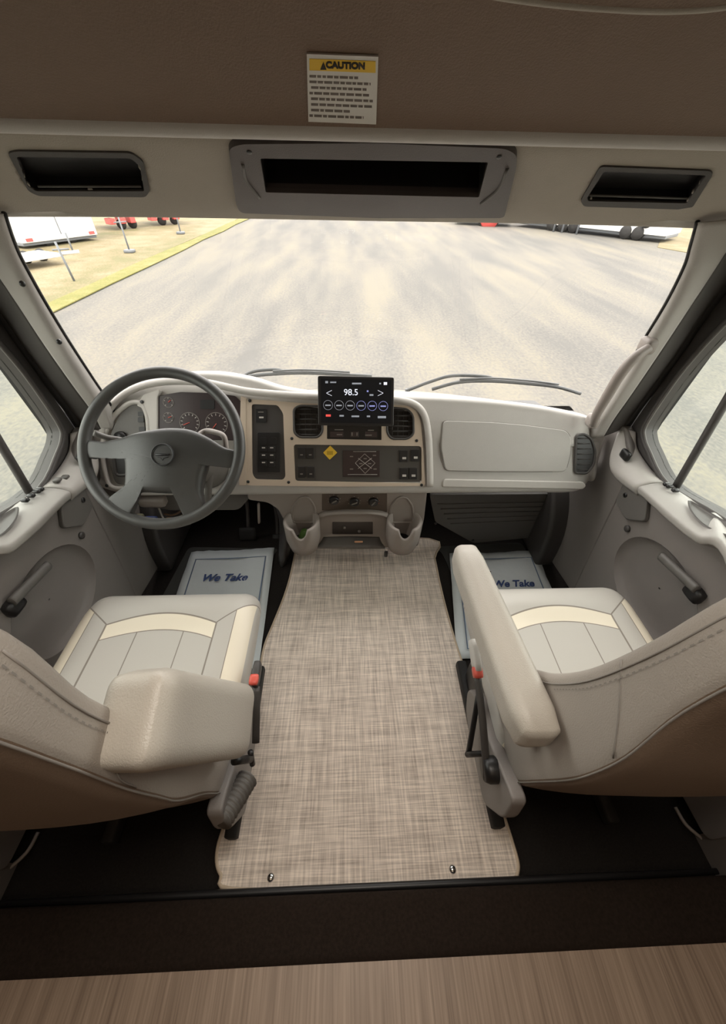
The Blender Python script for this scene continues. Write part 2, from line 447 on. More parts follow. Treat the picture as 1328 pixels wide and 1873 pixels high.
# left: three tall white box trailers side by side, seen against the road
def box_trailer(c0, c1, lab, wd=2.4):
    c0 = Vector(c0); c1 = Vector(c1); c0.z = c1.z = GZ
    t = thing('box_trailer', lab, 'trailer', c0, None)
    wbox('trailer_body', c0, c1, GZ + .20, GZ + 2.9, wd, WHITEPAINT, t)
    d = (c1 - c0).normalized(); L = (c1 - c0).length; nn = Vector((-d.y, d.x, 0))
    wbox('trailer_frame', c0 + nn * .1, c1 + nn * .1, GZ + .10, GZ + .20, wd - .2, STEEL, t)
    for k in (.08, .92):
        p = c0 + d * (L * k) - nn * .015
        wbox('marker_light', p - d * .12, p + d * .12, GZ + .24, GZ + .34, .03, REDPAINT, t, 0)
    for k in (.35, .65):
        c = c0 + d * (L * k) + nn * .14
        for off in (0, wd - .35): lathe('tire', c + nn * off + Vector((0, 0, .33)), [(.1, 0), (.3, 0), (.33, .05), (.33, .17), (.3, .22), (.1, .22)], RUB, nn, 20, t)
    for k in range(1, max(2, int(L / 1.2))):
        p = c0 + d * (L * k / max(2, int(L / 1.2))) - nn * .012
        wbox('side_seam', p - d * .015, p + d * .015, GZ + .36, GZ + 2.88, .02, STEEL, t, 0)
    return t
q0 = R(52, 455, z=GZ + .35); q1 = R(127, 450, z=GZ + .35)
box_trailer(R(50, 458, z=GZ), R(183, 440, z=GZ), 'tall white enclosed trailer on the grass, nearest the road left of view')
ft = thing('flatbed_trailer', 'low pale flatbed trailer with drawbar in front of the white trailer', 'trailer', R(100, 470, z=GZ))
f0 = R(30, 487, z=GZ); f1 = R(105, 475, z=GZ)
wbox('deck', R(22, 478, z=GZ + .3), R(112, 464, z=GZ + .3), GZ + .22, GZ + .32, 1.1, WHITEPAINT, ft)
tube('drawbar', [R(112, 464, z=GZ + .27), R(145, 460, z=GZ + .3)], .05, WHITEPAINT, ft, 2)
tube('jack', [R(135, 463, z=GZ), R(135, 463, z=GZ) + Vector((0, 0, .6))], .03, STEEL, ft, 2)
for k in (0, 1): lathe('tire', R(45 + 30 * k, 485 - 5 * k, z=GZ) + Vector((0, .12, .18)), [(.02, 0), (.17, 0), (.18, .1), (.02, .12)], RUB, (0, 1, 0), 16, ft)
# far low trailers with red and white sides
for i, (u0, v0, u1, v1) in enumerate(((200, 424, 262, 418), (272, 416, 342, 411))):
    lab = ('low grey trailer with red boxes underneath, behind the white trailer', 'farthest low trailer with red boxes, near the road at the windshield top')[i]
    c0 = R(u0, v0, z=GZ); c1 = R(u1, v1, z=GZ)
    t = thing('utility_trailer', lab, 'trailer', c0)
    wbox('bed', c0, c1, GZ + .75, GZ + 1.0, 2.2, STEEL, t); wbox('side_board', c0 + Vector((0, -.05, 0)), c1 + Vector((0, -.05, 0)), GZ + 1.0, GZ + 2.2, .1, WHITEPAINT, t)
    d = (c1 - c0)
    for k in (.12, .42, .7): wbox('red_box', c0 + d * k, c0 + d * (k + .15), GZ + .25, GZ + .48, .5, REDPAINT, t)
    for k in (.3, .62): lathe('tire', c0 + d * k + Vector((0, .3, .22)), [(.05, 0), (.2, 0), (.22, .1), (.05, .2)], RUB, (0, 1, 0), 16, t)
# jack posts standing on the grass
for i, (u, v, h, lab) in enumerate(((238, 462, 1.1, 'grey steel post with square foot standing mid-grass near the white trailer'),
                                    (136, 514, .9, 'thin leaning post nearest the cab on the dry grass'),
                                    (331, 428, 1.1, 'farthest grey post with a foot, near the grass verge'))):
    p = R(u, v, z=GZ + .02); t = thing('jack_post', lab, 'post', p)
    tube('post', [p, p + Vector((-.06 * (i == 1), 0, h))], .028, STEEL, t, 2)
    if i != 1: rbox('foot_plate', p + Vector((0, 0, .05)), (.32, .3, .1), .02, STEEL, t, 3)
    tube('crossbar', [p + Vector((-.22, 0, h * .8)), p + Vector((.22, 0, h * .83))], .02, STEEL, t, 2)
# right: long white gooseneck trailer and a red one beyond
c0 = R(1210, 446, z=GZ); c1 = R(935, 414, z=GZ)
t = thing('white_trailer', 'long white trailer with dark wheels on the right side of the lot', 'trailer', c0)
d = (c1 - c0).normalized(); nn = Vector((d.y, -d.x, 0)); L = (c1 - c0).length
wbox('trailer_body', c0 + nn * 2.3, c1 + nn * 2.3, GZ + .28, GZ + 2.4, 2.3, WHITEPAINT, t)
for k in (.15, .22, .55, .62, .7): lathe('tire', c0 + d * L * k + Vector((0, 0, .3)) - nn * .02, [(.05, 0), (.27, 0), (.3, .08), (.3, .2), (.05, .25)], RUB, nn, 18, t)
lathe('spare_wheel', c0 + d * L * .12 + Vector((0, 0, .75)) - nn * .1, [(.05, 0), (.2, 0), (.24, .08), (.05, .12)], RUB, nn, 18, t)
wbox('trailer_frame', c0 + nn * 2.1, c1 + nn * 2.1, GZ + .15, GZ + .28, 1.9, STEEL, t)
for k in (.5, .6, .66): tube('landing_leg', [c0 + d * L * k - nn * .25, c0 + d * L * k - nn * .25 + Vector((0, 0, 1.4))], .05, STEEL, t, 2)
c0 = R(935, 416, z=GZ); c1 = R(830, 411, z=GZ)
t = thing('red_trailer', 'red trailer parked far away beyond the white one', 'trailer', c0)
wbox('bed', c0, c1, GZ + .4, GZ + .75, -2.2, REDPAINT, t); wbox('trailer_frame', c0, c1, GZ + .2, GZ + .4, -2.0, STEEL, t)
for k in (.3, .5): lathe('tire', c0 + (c1 - c0) * k + Vector((0, -.05, .3)), [(.05, 0), (.27, 0), (.3, .08), (.05, .2)], RUB, (0, 1, 0), 16, t)
lathe('fender', c0 + (c1 - c0) * .4 + Vector((0, -.2, .35)), [(.02, 0), (.5, 0), (.5, .3), (.02, .3)], REDPAINT, (0, 1, 0), 18, t)

# truck hood ahead of the windshield
rows = []
for y_, z_, w_ in ((1.56, .66, .86), (1.75, .615, .85), (2.2, .43, .80), (2.7, .16, .72), (2.95, -.1, .66), (3.0, -.4, .64)):
    rows.append([(CX - w_, y_, z_ - .20), (CX - w_ * .86, y_, z_ - .05), (CX - w_ * .45, y_, z_), (CX, y_, z_ + .015), (CX + w_ * .45, y_, z_), (CX + w_ * .86, y_, z_ - .05), (CX + w_, y_, z_ - .20)])
o = loft('truck_hood', rows, HOODM, thick=.02); tag(o, 'brown truck hood sloping away below the windshield', 'hood')
o = plate('windshield_cowl', Plane((CX, 1.47, .70), (1, 0, 0), (0, 1, -.2)), roundpoly(rect(-.80, 0, .80, .10), .02), BLK, -.02, 0, bev=.004)
struct(o, 'black cowl strip at the foot of the windshield', 'cowl'); o.name = 'trim_cowl'

# ------------------------------------------------------------------ cab shell
fl = quad('floor', [(-1.05, -.0, 0), (1.13, -.0, 0), (1.13, 1.72, 0), (-1.05, 1.72, 0)], CARPET, .05); struct(fl)
fl2 = quad('floor_side', [(-1.6, -.35, -.004), (1.7, -.35, -.004), (1.7, .0, -.004), (-1.6, .0, -.004)], CARPET, .04); struct(fl2)
th = rbox('trim_1', (CX, -.008, .018), (2.7, .122, .062), .012, CARPET2, None, 8); struct(th, 'dark carpeted threshold step between cab and coach', 'step')
gr = rbox('trim_2', (CX, .062, .012), (1.97, .018, .022), .008, BLK, None, 5); struct(gr, 'glossy black metal edge strip of the threshold', 'strip')
cf = quad('floor_coach', [(-1.25, -2.6, .045), (1.33, -2.6, .045), (1.33, -.064, .045), (-1.25, -.064, .045)], WOOD, .045); struct(cf)
WALLM = mat('coach_wall_brown', (.13, .085, .055), .6, .05, 4)
def slab(name, x0, x1, y0, y1, z0, z1, m):
    v = [(x, y, z) for z in (z0, z1) for x, y in ((x0, y0), (x1, y0), (x1, y1), (x0, y1))]
    f = [(3, 2, 1, 0), (4, 5, 6, 7), (0, 1, 5, 4), (1, 2, 6, 5), (2, 3, 7, 6), (3, 0, 4, 7)]
    return struct(mk(name, v, f, m))
slab('wall_coach_left', -1.30, -1.25, -2.6, .02, 0, 2.08, WALLM)
slab('wall_coach_right', 1.33, 1.38, -2.6, .02, 0, 2.08, WALLM)
slab('wall_coach_rear', -1.3, 1.38, -2.65, -2.6, 0, 2.08, WALLM)
slab('ceiling_coach', -1.3, 1.38, -2.65, .70, 2.06, 2.11, HEAD)
slab('wall_front', -1.05, 1.13, 1.70, 1.75, -.05, .56, BLK); slab('wall_front_light_stop', -1.05, 1.13, 1.42, 1.75, .54, .56, BLK)  # upper slab added to stop outside light leaking under the dash
# returns from cab side walls out to the coach walls
slab('wall_return_left', -1.3, -.97, .015, .05, -.02, 2.08, BROWN)
slab('wall_return_right', 1.05, 1.38, .015, .05, -.02, 2.08, BROWN)
slab('wall_pillar_left', -1.0, -.935, .0, .14, 0, 1.5, DOORM)
slab('wall_pillar_right', 1.015, 1.08, .0, .14, 0, 1.5, DOORM)

# side walls of the cab above the doors and behind them, door frames with windows
WY = {'o': [(1.215, .0), (1.215, .745), (1.165, 1.0), (1.15, 1.17), (1.10, 1.36), (1.05, 1.50), (.05, 1.50), (.05, .0)],
      'h': [(1.118, .81), (1.114, .905), (1.098, 1.02), (1.06, 1.145), (1.01, 1.25), (.93, 1.31), (.80, 1.335), (.42, 1.335), (.36, 1.30), (.34, 1.22), (.34, .86), (.38, .80), (.50, .775), (.71, .758), (.912, .716), (1.045, .752), (1.100, .778)]}
for s, nm in ((1, 'right'), (-1, 'left')):
    xw = 1.02 if s > 0 else 2 * CX - 1.02
    P = Plane((xw, 0, 0), (0, 1, 0), (0, 0, 1))
    door = thing('door_1' if s < 0 else 'door_2', ('driver' if s < 0 else 'passenger') + ' side cab door with grey armrest ledge and framed window', 'door', (xw, .6, .05))
    door['kind'] = 'structure'
    hole = [(p.x, p.y) for p in cr([(y, z, 0) for y, z in WY['h']], 4, True)]
    out = [(1.175, .30), (1.18, .76), (1.150, 1.0), (1.128, 1.17), (1.07, 1.34), (1.0, 1.44), (.12, 1.44), (.12, .08), (.80, .08), (1.02, .16)]
    plate('door_frame', P, roundpoly(out, .03), FRAMEG, -.045, .0, [hole], door, .006)
    # light inner bead round the opening, rubber seal
    ring = lambda k: [P.pt(cyz[0] + (cyz[0] - .73) * k, cyz[1] + (cyz[1] - 1.03) * k, .003) for cyz in hole]
    tube('window_seal', ring(.015), .008, FRAMEG, door, 1, True, 8)
    tube('window_channel', ring(-.004), .004, DK2, door, 1, True, 8)
    plate('window_glass', P, hole, GLASS2, -.030, -.026, (), door)
    dp = [P.pt(.902, .716, -.010), P.pt(.93, 1.02, -.010), P.pt(.925, 1.32, -.010)]
    q0 = P.pt(.896, .70, -.012); q1 = P.pt(.968, 1.30, -.012)
    tube('window_divider', [q0, (q0 + q1) / 2, q1], .011, FRAMEG, door, 4, False, 8)
    # wall round the door (cab side)
    wl = plate('wall_' + nm, Plane((xw + .05 * s, 0, 0), (0, 1, 0), (0, 0, 1)), [(1.75, .0), (1.75, .42), (1.38, .55), (1.25, .72), (1.17, 1.2), (1.1, 1.52), (.02, 1.52), (.02, 0)], RUB, -.03, .0,
               [[(1.15, .12), (1.15, .80), (1.13, 1.0), (1.11, 1.17), (1.05, 1.32), (.98, 1.40), (.16, 1.40), (.16, .12)]])
    struct(wl)
    # ---- door card
    body = [(1.19, .12), (1.205, .60), (1.19, .70), (1.165, .765), (1.12, .75), (1.05, .715), (.99, .685), (.90, .69), (.75, .715), (.45, .73), (.12, .74), (.12, .08), (.80, .08)]
    cyo, czo = .71, .44
    rec = [(cyo + .185 * math.cos(t), czo + .150 * math.sin(t)) for t in [2 * math.pi * i / 36 for i in range(36)]]
    dc = plate('door_card', P, roundpoly([(.955, .06), (.99, .30), (1.03, .63), (.99, .69), (.90, .695), (.75, .715), (.45, .73), (.12, .74), (.12, .08)], .03), DOORM, -.0, .035, [rec], door, .006)
    # scooped recess behind the pull handle
    rr = []
    for k, (f_, h_) in enumerate(((1.0, .035), (.96, .024), (.85, .012), (.55, .006), (.02, .004))):
        rr.append([P.pt(cyo + (y - cyo) * f_, czo + (z - czo) * f_, h_) for y, z in rec])
    grid('handle_recess', rr, DOORM, door, True)
    hb0 = R(1211, 1019, x=.965); hb1 = R(1272, 1076, x=.965)
    hb0, hb1 = side(hb0, s), side(hb1, s)
    tube('pull_handle', [hb0 + (hb0 - hb1) * .02, hb0, (hb0 + hb1) / 2, hb1, hb1 + (hb1 - hb0) * .03], lambda t: .0105 if .04 < t < .96 else .006, DK2, door, 4, flat=1.4)
    rbox('handle_cup', hb1 + Vector((.012 * s, 0, -.022)), (.03, .055, .045), .01, BLK, door, 4)
    # kick panel between the door and the dash
    kp = plate('kick_panel', P, roundpoly([(1.40, .0), (1.40, .50), (1.30, .62), (1.195, .77), (1.16, .775), (1.12, .745), (1.04, .69), (1.035, .62), (.995, .30), (.960, .06)], .02), DOORM, -.0, .033, (), None, .006)
    kp.name = 'wall_kick_' + nm; struct(kp)
    # arched liner at the foot of the kick panel
    ka = [(1.46 + .30 * math.cos(t), .10 + .36 * math.sin(t)) for t in [math.pi * .5 + math.pi * .5 * i / 10 for i in range(11)]]
    ar = plate('footwell_liner', Plane((xw - .02 * s, 0, 0), (0, 1, 0), (0, 0, 1)), [(1.46, .0), (1.62, .0), (1.62, .46)] + ka + [(1.16, .0)], DK, -.01, .09 if s > 0 else .07, (), None, .02)
    ar.name = 'trim_liner_' + nm; struct(ar)
    for (u, v, r_) in ((1149, 967, .012),):
        c = side(R(u, v, x=.985), s); kb = lathe('panel_fastener', c, [(.004, .008), (r_, .007), (r_, 0)], DK, (-s, 0, 0), 16, None)
        tag(kb, 'round dark plastic fastener on the %s kick panel' % nm, 'fastener')
    # foot of the pillar: pale cap piece with slot
    top = [R(1131, 792, x=.985), R(1118, 836, x=.96), R(1127, 861, x=.955), R(1168, 893, x=.955)]
    out_ = [R(1163, 790, x=1.015), R(1166, 821, x=1.015), R(1190, 858, x=1.015), R(1218, 884, x=1.015)]
    mid = [(a_ + b_) / 2 + Vector((-.006, 0, .010)) for a_, b_ in zip(top, out_)]
    low = [p + Vector((.012, 0, -.03)) for p in top]
    o = loft('sill_cap', [[side(p, s) for p in r_] for r_ in (low, top, mid, out_)], PLW, 6, 4, door, thick=.004, off=0)
    c = side(R(1144, 832, x=.972), s)
    rbox('demister_slot', c, (.018, .045, .034), .008, BLK, door, 4)
    # ledge / armrest of the door
    inn = [(R(1168, 893, x=.955)), R(1182, 903, x=.945), R(1229, 945, x=.925), R(1276, 981, x=.92), R(1328, 1008, x=.92), Vector((.92, .33, .63)), Vector((.93, .14, .63))]
    ot = [R(1218, 884, x=1.0), R(1232, 893, x=1.015), R(1262, 912, x=1.015), R(1296, 935, x=1.015), R(1328, 955, x=1.015), Vector((1.015, .40, .745)), Vector((1.015, .14, .75))]
    lo2 = [p + Vector((.010, 0, -.022)) for p in inn]; lo3 = [Vector((1.0, p.y, p.z - .045)) for p in inn]
    md = [a_ * .5 + b_ * .5 + Vector((0, 0, .008)) for a_, b_ in zip(inn, ot)]
    edge = [a_ * .9 + b_ * .1 + Vector((0, 0, .006)) for a_, b_ in zip(inn, ot)]
    loft('armrest_ledge', [[side(p, s) for p in r_] for r_ in (lo2, inn, edge, md, ot)], PL, 6, 4, door, thick=.004, off=0)
    loft('ledge_underside', [[side(p, s) for p in r_] for r_ in (lo3, lo2)], DOORM, 6, 3, door, thick=.004, off=0)
    # pull cup in the ledge
    def surf(t, f_):
        i = min(int(t), len(inn) - 2); k = t - i
        a_ = Vector(inn[i]).lerp(Vector(inn[i + 1]), k); b_ = Vector(ot[i]).lerp(Vector(ot[i + 1]), k)
        return a_.lerp(b_, f_) + Vector((0, 0, .010 * (1 - abs(2 * f_ - 1)) + .008))
    pc = [surf(*q) for q in ((2.10, .62), (2.4, .36), (2.9, .25), (3.5, .24), (4.0, .30), (4.15, .5), (4.0, .68), (3.5, .72), (2.9, .72), (2.4, .70))]
    pc = cr([side(p, s) for p in pc], 5, True); cc_ = sum(pc, Vector()) / len(pc)
    def insidept(f_, dz): return [cc_ + (p - cc_) * f_ + Vector((0, 0, dz)) for p in pc]
    grid('pull_cup', [insidept(1.06, .004), insidept(1.0, .007), insidept(.93, .003), insidept(.86, .001), insidept(.02, .0)], DK2, door, True)
    for k in range(4 if s < 0 else 3):
        c = side(surf(.75 + .30 * k, .72), s)
        rbox('window_switch', c + Vector((0, 0, .003)), (.020, .013, .010), .003, BLK, door, 3)
    # gusset below the ledge front
    gs = [(1.01, .56), (1.02, .64), (.90, .66), (.86, .60), (.93, .545)]
    plate('gusset', P, roundpoly(gs, .015), DK2, .034, .050, (), door, .004)
    lathe('screw_cap', P.pt(.985, .61, .050), [(.009, 0), (.009, .002), (.001, .003)], BLK, (-s, 0, 0), 14, door)
    if s < 0:
        for k in range(2): rbox('mirror_switch', R(106 + 14 * k, 880 - 5 * k, x=-.905) + Vector((0, 0, .004)), (.020, .020, .010), .003, DK2, door, 3)

# windshield and pillars
def pil(s):
    if s > 0:
        inner = [R(1283, 407, y=.99), R(1270, 452, y=1.02), R(1257, 492, y=1.045), R(1222, 560, y=1.085), R(1180, 628, y=1.125), R(1128, 712, y=1.175), R(1092, 768, y=1.215), R(1075, 800, y=1.23)]
    else:
        inner = [R(0, 391, y=.99), R(17, 440, y=1.02), R(35, 480, y=1.045), R(74, 550, y=1.085), R(118, 622, y=1.125), R(166, 695, y=1.175), R(200, 745, y=1.215), R(215, 780, y=1.23)]
    return inner
PR = pil(1); PLp = pil(-1)
for s, inner in ((1, PR), (-1, PLp)):
    bx = [1.005, 1.01, 1.012, 1.014, 1.014, 1.012, 1.01, 1.01]
    outy = [(1.02, 1.40), (1.075, 1.34), (1.105, 1.28), (1.135, 1.17), (1.15, 1.05), (1.17, .92), (1.184, .84), (1.191, .77)]
    outer = [side((x_, y_, z_), s) for x_, (y_, z_) in zip(bx, outy)]
    n1 = []; n2 = []; n0 = []; n3 = []
    for a_, b_ in zip(inner, outer):
        n3.append(a_ * .24 + b_ * .76 + Vector((-.002 * s, -.016, 0)))
        n0.append(a_ + Vector((.012 * s, .03, 0)))
        n1.append(a_ * .84 + b_ * .16 + Vector((-.012 * s, -.022, 0)))
        n2.append(a_ * .58 + b_ * .42 + Vector((-.012 * s, -.026, 0)))
    o = loft('trim_pillar_' + ('right' if s > 0 else 'left'), [n0, inner, n1, n2], PL, 5, 6, None, thick=.004, off=0)
    struct(o, 'grey windshield pillar trim on the %s' % ('right' if s > 0 else 'left'), 'pillar trim')
    o = loft('trim_shade_side_' + ('right' if s > 0 else 'left'), [n2, n3, outer], FRAMEG, 5, 6, None, thick=.004, off=0); struct(o, 'side face of the windshield pillar, its shade painted dark, on the %s' % ('right' if s > 0 else 'left'), 'pillar trim')  # pillar trim turning away; its shade is painted in as dark grey
    o = tube('trim_seal_' + ('right' if s > 0 else 'left'), [p + Vector((0, .004, 0)) for p in outer], .017, RUB, None, 4, False, 10)
    struct(o, 'black rubber seal between pillar and door frame, %s side' % ('right' if s > 0 else 'left'), 'seal')
    o = tube('trim_glazing_' + ('right' if s > 0 else 'left'), [p + Vector((0, .012, 0)) for p in inner], .005, BLK, None, 4, False, 8)
    struct(o)
    for (u, v) in (((1248, 537),) if s > 0 else ((41, 519), (108, 625))):
        k = inner[3] if s > 0 else inner[2]
        c = R(u, v, y=k.y - .015); sc = lathe('pillar_screw', c, [(.006, -.004), (.006, .004), (.002, .006)], SCRW, (-s * .5, -.8, 0), 14)
        tag(sc, 'small dark screw in the %s pillar trim' % ('right' if s > 0 else ('left' if v < 600 else 'left lower')), 'screw')
# grab handle on right pillar
gp = [R(1187, 636, y=1.09), R(1160, 655, y=1.08), R(1136, 683, y=1.085), R(1112, 722, y=1.10), R(1092, 757, y=1.12), R(1086, 775, y=1.15)]
o = thing('grab_handle', 'grey grab handle on the right windshield pillar', 'handle', gp[-1])
tube('grip', gp, lambda t: .013 + .003 * math.sin(math.pi * t), PLT, o, 6, False, 12)
rbox('mount', gp[0] + Vector((.008, .02, .0)), (.034, .05, .045), .012, PLT, o, 5)
rbox('mount', gp[-1] + Vector((.006, .02, .0)), (.034, .05, .045), .012, PLT, o, 5)
# windshield glass
rows = []
ztop = R(660, 398, y=1.12)
for i, (l, r_) in enumerate(zip(PLp, PR)):
    t = i / 7; row = []
    for k in range(9):
        f_ = k / 8; p = l.lerp(r_, f_); bow = 4 * f_ * (1 - f_)
        row.append(p + Vector((0, (.07 + .16 * t) * bow + .012, (.012 - .0 * t) * bow)))
    rows.append(row)
o = loft('window_1', rows, GLASS, 3, 3, None, thick=.004); struct(o, 'wide curved windshield over the dashboard', 'windshield')

# header above the windshield: face with pockets, lip, brown overhead
rows = []
xs_ = [-.95, -.88, -.75, -.4, CX, .48, .83, .96, 1.03]
for x_ in xs_:
    e_ = abs(x_ - CX) / .99; k = e_ ** 6
    tw = .0
    rows.append([(x_, 1.16 - .06 * k, 1.42 - .02 * k), (x_, 1.08 - .05 * k, 1.372 - .02 * k), (x_, 1.055 - .05 * k, 1.362 - .012 * k), (x_, 1.03 - .05 * k, 1.37 - .012 * k), (x_, .94 - .02 * k, 1.425), (x_, .868, 1.468), (x_, .850, 1.482), (x_, .838, 1.489)])
o = loft('ceiling', rows, HEAD, 14, 34, None, thick=.006, off=0); CEIL = o; struct(o, 'pale headliner band above the windshield', 'headliner')
o = loft('trim_lip', [[(x_, .846, 1.484), (x_, .832, 1.478), (x_, .820, 1.484), (x_, .818, 1.497)] for x_ in (-.95, -.3, CX, .4, 1.03)], PLW, 4, 4, None, thick=.004, off=0)
struct(o, 'pale rounded lip below the brown overhead panel', 'trim')
rows = [[(x_, .822, 1.490), (x_, .80, 1.512), (x_, .66, 1.607), (x_, .50, 1.72), (x_, .36, 1.85), (x_, .30, 2.07)] for x_ in (-.96, -.4, CX, .5, 1.04)]
o = loft('ceiling_overhead', rows, BROWN, 3, 4, None, thick=.008, off=0); struct(o, 'brown vinyl overhead panel sloping up behind the headliner', 'overhead panel')
OP = Plane((0, .80, 1.512), (1, 0, 0), (0, -.14, .095))
o = tube('trim_overhead', [OP.pt(*OP.px(u, v, .001), .001) for u, v in ((700, -60), (850, -22), (1000, 2), (1150, 14), (1250, 15), (1340, 6), (1420, -20))], .0045, HEAD, None, 5, False, 8); struct(o, 'pale piping at the overhead panel top', 'trim')
# closing faces of the roof sides
slab('wall_roof_left', -.99, -.95, .0, 1.2, 1.40, 2.08, FRAMEG); slab('wall_roof_right', 1.03, 1.07, .0, 1.2, 1.40, 2.08, FRAMEG)
slab('ceiling_roof', -1.0, 1.08, .25, 1.3, 1.66, 1.70, FRAMEG)
slab('wall_roof_front', -1.0, 1.08, 1.17, 1.22, 1.39, 1.70, FRAMEG)
slab('wall_over_left', -1.3, -.96, .02, .72, 1.98, 2.08, FRAMEG)

H = Plane((CX, 1.03, 1.370), (1, 0, 0), (0, -.162, .098))
# centre pocket
def grow(poly, d):
    cx_ = sum(p[0] for p in poly) / len(poly); cy_ = sum(p[1] for p in poly) / len(poly); out = []
    for p in poly:
        out.append((p[0] + d * (1 if p[0] > cx_ else -1), p[1] + d * (1 if p[1] > cy_ else -1)))
    return out
Hh = .012
oc = roundpoly(pxs(H, [(418, 272), (440, 264), (690, 262), (925, 272), (946, 284), (944, 310), (922, 399), (690, 399), (440, 390), (432, 375)], Hh), .012)
hole = roundpoly(pxs(H, [(476, 290), (893, 297), (876, 361), (486, 352)], Hh), .004)
hp = thing('overhead_console', 'dark grey overhead console pocket centred above the windshield', 'console', H.pt(0, 0, 0))
plate('console_frame', H, oc, mat('console_frame_taupe', (.10, .085, .08), .45, .03, 40, .2, 600), -.004, Hh, [hole], hp, .004)
def pocket(name, P, hole, depth, m, parent, h1=.0):
    n = len(hole); cx_ = sum(p[0] for p in hole) / n; cy_ = sum(p[1] for p in hole) / n
    rows = [[P.pt(p[0], p[1], h1) for p in hole], [P.pt(p[0], p[1], -depth) for p in hole], [P.pt(cx_ + (p[0] - cx_) * .01, cy_ + (p[1] - cy_) * .01, -depth) for p in hole]]
    return grid(name, rows, m, parent, True, False)
cut(CEIL, H, grow(hole, .010)); pocket('pocket_liner', H, hole, .05, BLK, hp, .004)
rim = roundpoly(pxs(H, [(430, 285), (445, 283), (476, 345), (876, 356), (930, 305), (938, 300), (918, 372), (690, 378), (455, 366)], Hh), .006)
b0 = pxs(H, [(484, 347), (878, 356)], .004)
tube('pocket_lip', [H.pt(b0[0][0], b0[0][1], .004), H.pt(b0[1][0], b0[1][1], .004)], .0035, DK2, hp, 2)
for (u, v) in ((456, 278), (913, 287)):
    a_, b_ = H.px(u, v, Hh); lathe('screw', H.pt(a_, b_, Hh - .001), [(.0045, 0), (.0045, .002), (.001, .002)], SCRW, H.n, 14, hp)
for sgn, pts in ((-1, [(444, 300), (450, 330), (475, 362)]), (1, [(928, 308), (912, 345), (880, 372)])):
    tube('moulded_rib', [H.pt(*H.px(u, v, Hh), Hh) for u, v in pts], .003, DK2, hp, 5)
for lab, oo, hh in (('left', [(14, 281), (30, 277), (240, 280), (262, 296), (274, 350), (266, 361), (70, 359), (52, 350)], [(30, 287), (238, 290), (256, 304), (264, 350), (66, 350), (50, 340)]),
                    ('right', [(1098, 305), (1300, 313), (1304, 320), (1268, 378), (1258, 384), (1068, 378), (1062, 368)], [(1105, 314), (1292, 321), (1256, 372), (1076, 368), (1074, 362)])):
    t = thing('overhead_vent', 'black slotted pocket with grey rim in the %s end of the headliner' % lab, 'pocket', H.pt(0, 0, 0))
    a_ = roundpoly(pxs(H, oo, .006), .008); b_ = roundpoly(pxs(H, hh, .006), .005)
    plate('rim', H, a_, FRAMEG, -.004, .006, [b_], t, .002)
    cut(CEIL, H, grow(b_, .004)); pocket('pocket_liner', H, b_, .018, BLK, t, .003)
    c_ = pxs(H, [(hh[-2][0] + 4, hh[-2][1] - 8), (hh[-3][0] - 6, hh[-3][1] - 8)] if lab == 'left' else [(1076, 358), (1262, 364)], .001)
    tube('slat', [H.pt(*c_[0], .0), H.pt(*c_[1], .0)], .002, DK2, t, 2)

# caution label on the brown overhead
O = Plane((0, .80, 1.512), (1, 0, 0), (0, -.14, .095))
q = pxs(O, [(561, 98), (692, 103), (688, 227), (564, 222)], .006)
t = thing('caution_label', 'white caution label with yellow header on the brown overhead panel', 'label', O.pt(q[3][0], q[3][1], .006))
plate('paper', O, q, WHT, .0045, .0065, (), t)
def oq(u0, v0, u1, v1, sk=.038): return pxs(O, [(u0, v0 + (u0 - 561) * sk), (u1, v0 + (u1 - 561) * sk), (u1, v1 + (u1 - 561) * sk), (u0, v1 + (u0 - 561) * sk)], .0066)
plate('yellow_header', O, oq(566, 107, 687, 128), YEL, .0065, .0070, (), t)
a_, b_ = O.px(632, 120, .007); h_ = abs(O.px(632, 111, .007)[1] - O.px(632, 128, .007)[1])
text('caution_text', 'CAUTION', O, a_, b_, .0071, h_ * .95, INK, t, offs=.0006)
plate('warning_triangle', O, pxs(O, [(586, 127), (597, 127), (591.5, 113)], .0071), INK, .0070, .0076, (), t)
vs = []; fs = []
for r_ in range(8):
    u = 566 + (3 if r_ in (2, 4, 5, 6) else 0); end = (655, 678, 672, 675, 682, 682, 640, 665)[r_]; v = 137 + r_ * 10.3
    while u < end:
        w_ = random.uniform(6, 15); u1 = min(u + w_, end)
        q = oq(u, v, u1, v + 4.2); k = len(vs)
        vs += [O.pt(x_, y_, .0068) for x_, y_ in q] + [O.pt(x_, y_, .0064) for x_, y_ in q]; fs += [(k, k + 1, k + 2, k + 3), (k + 4, k + 7, k + 6, k + 5)] + [(k + j, k + (j + 1) % 4, k + 4 + (j + 1) % 4, k + 4 + j) for j in range(4)]
        u = u1 + 2.2
mk('small_print', vs, fs, mat('label_print', (.16, .13, .11), .7), t)

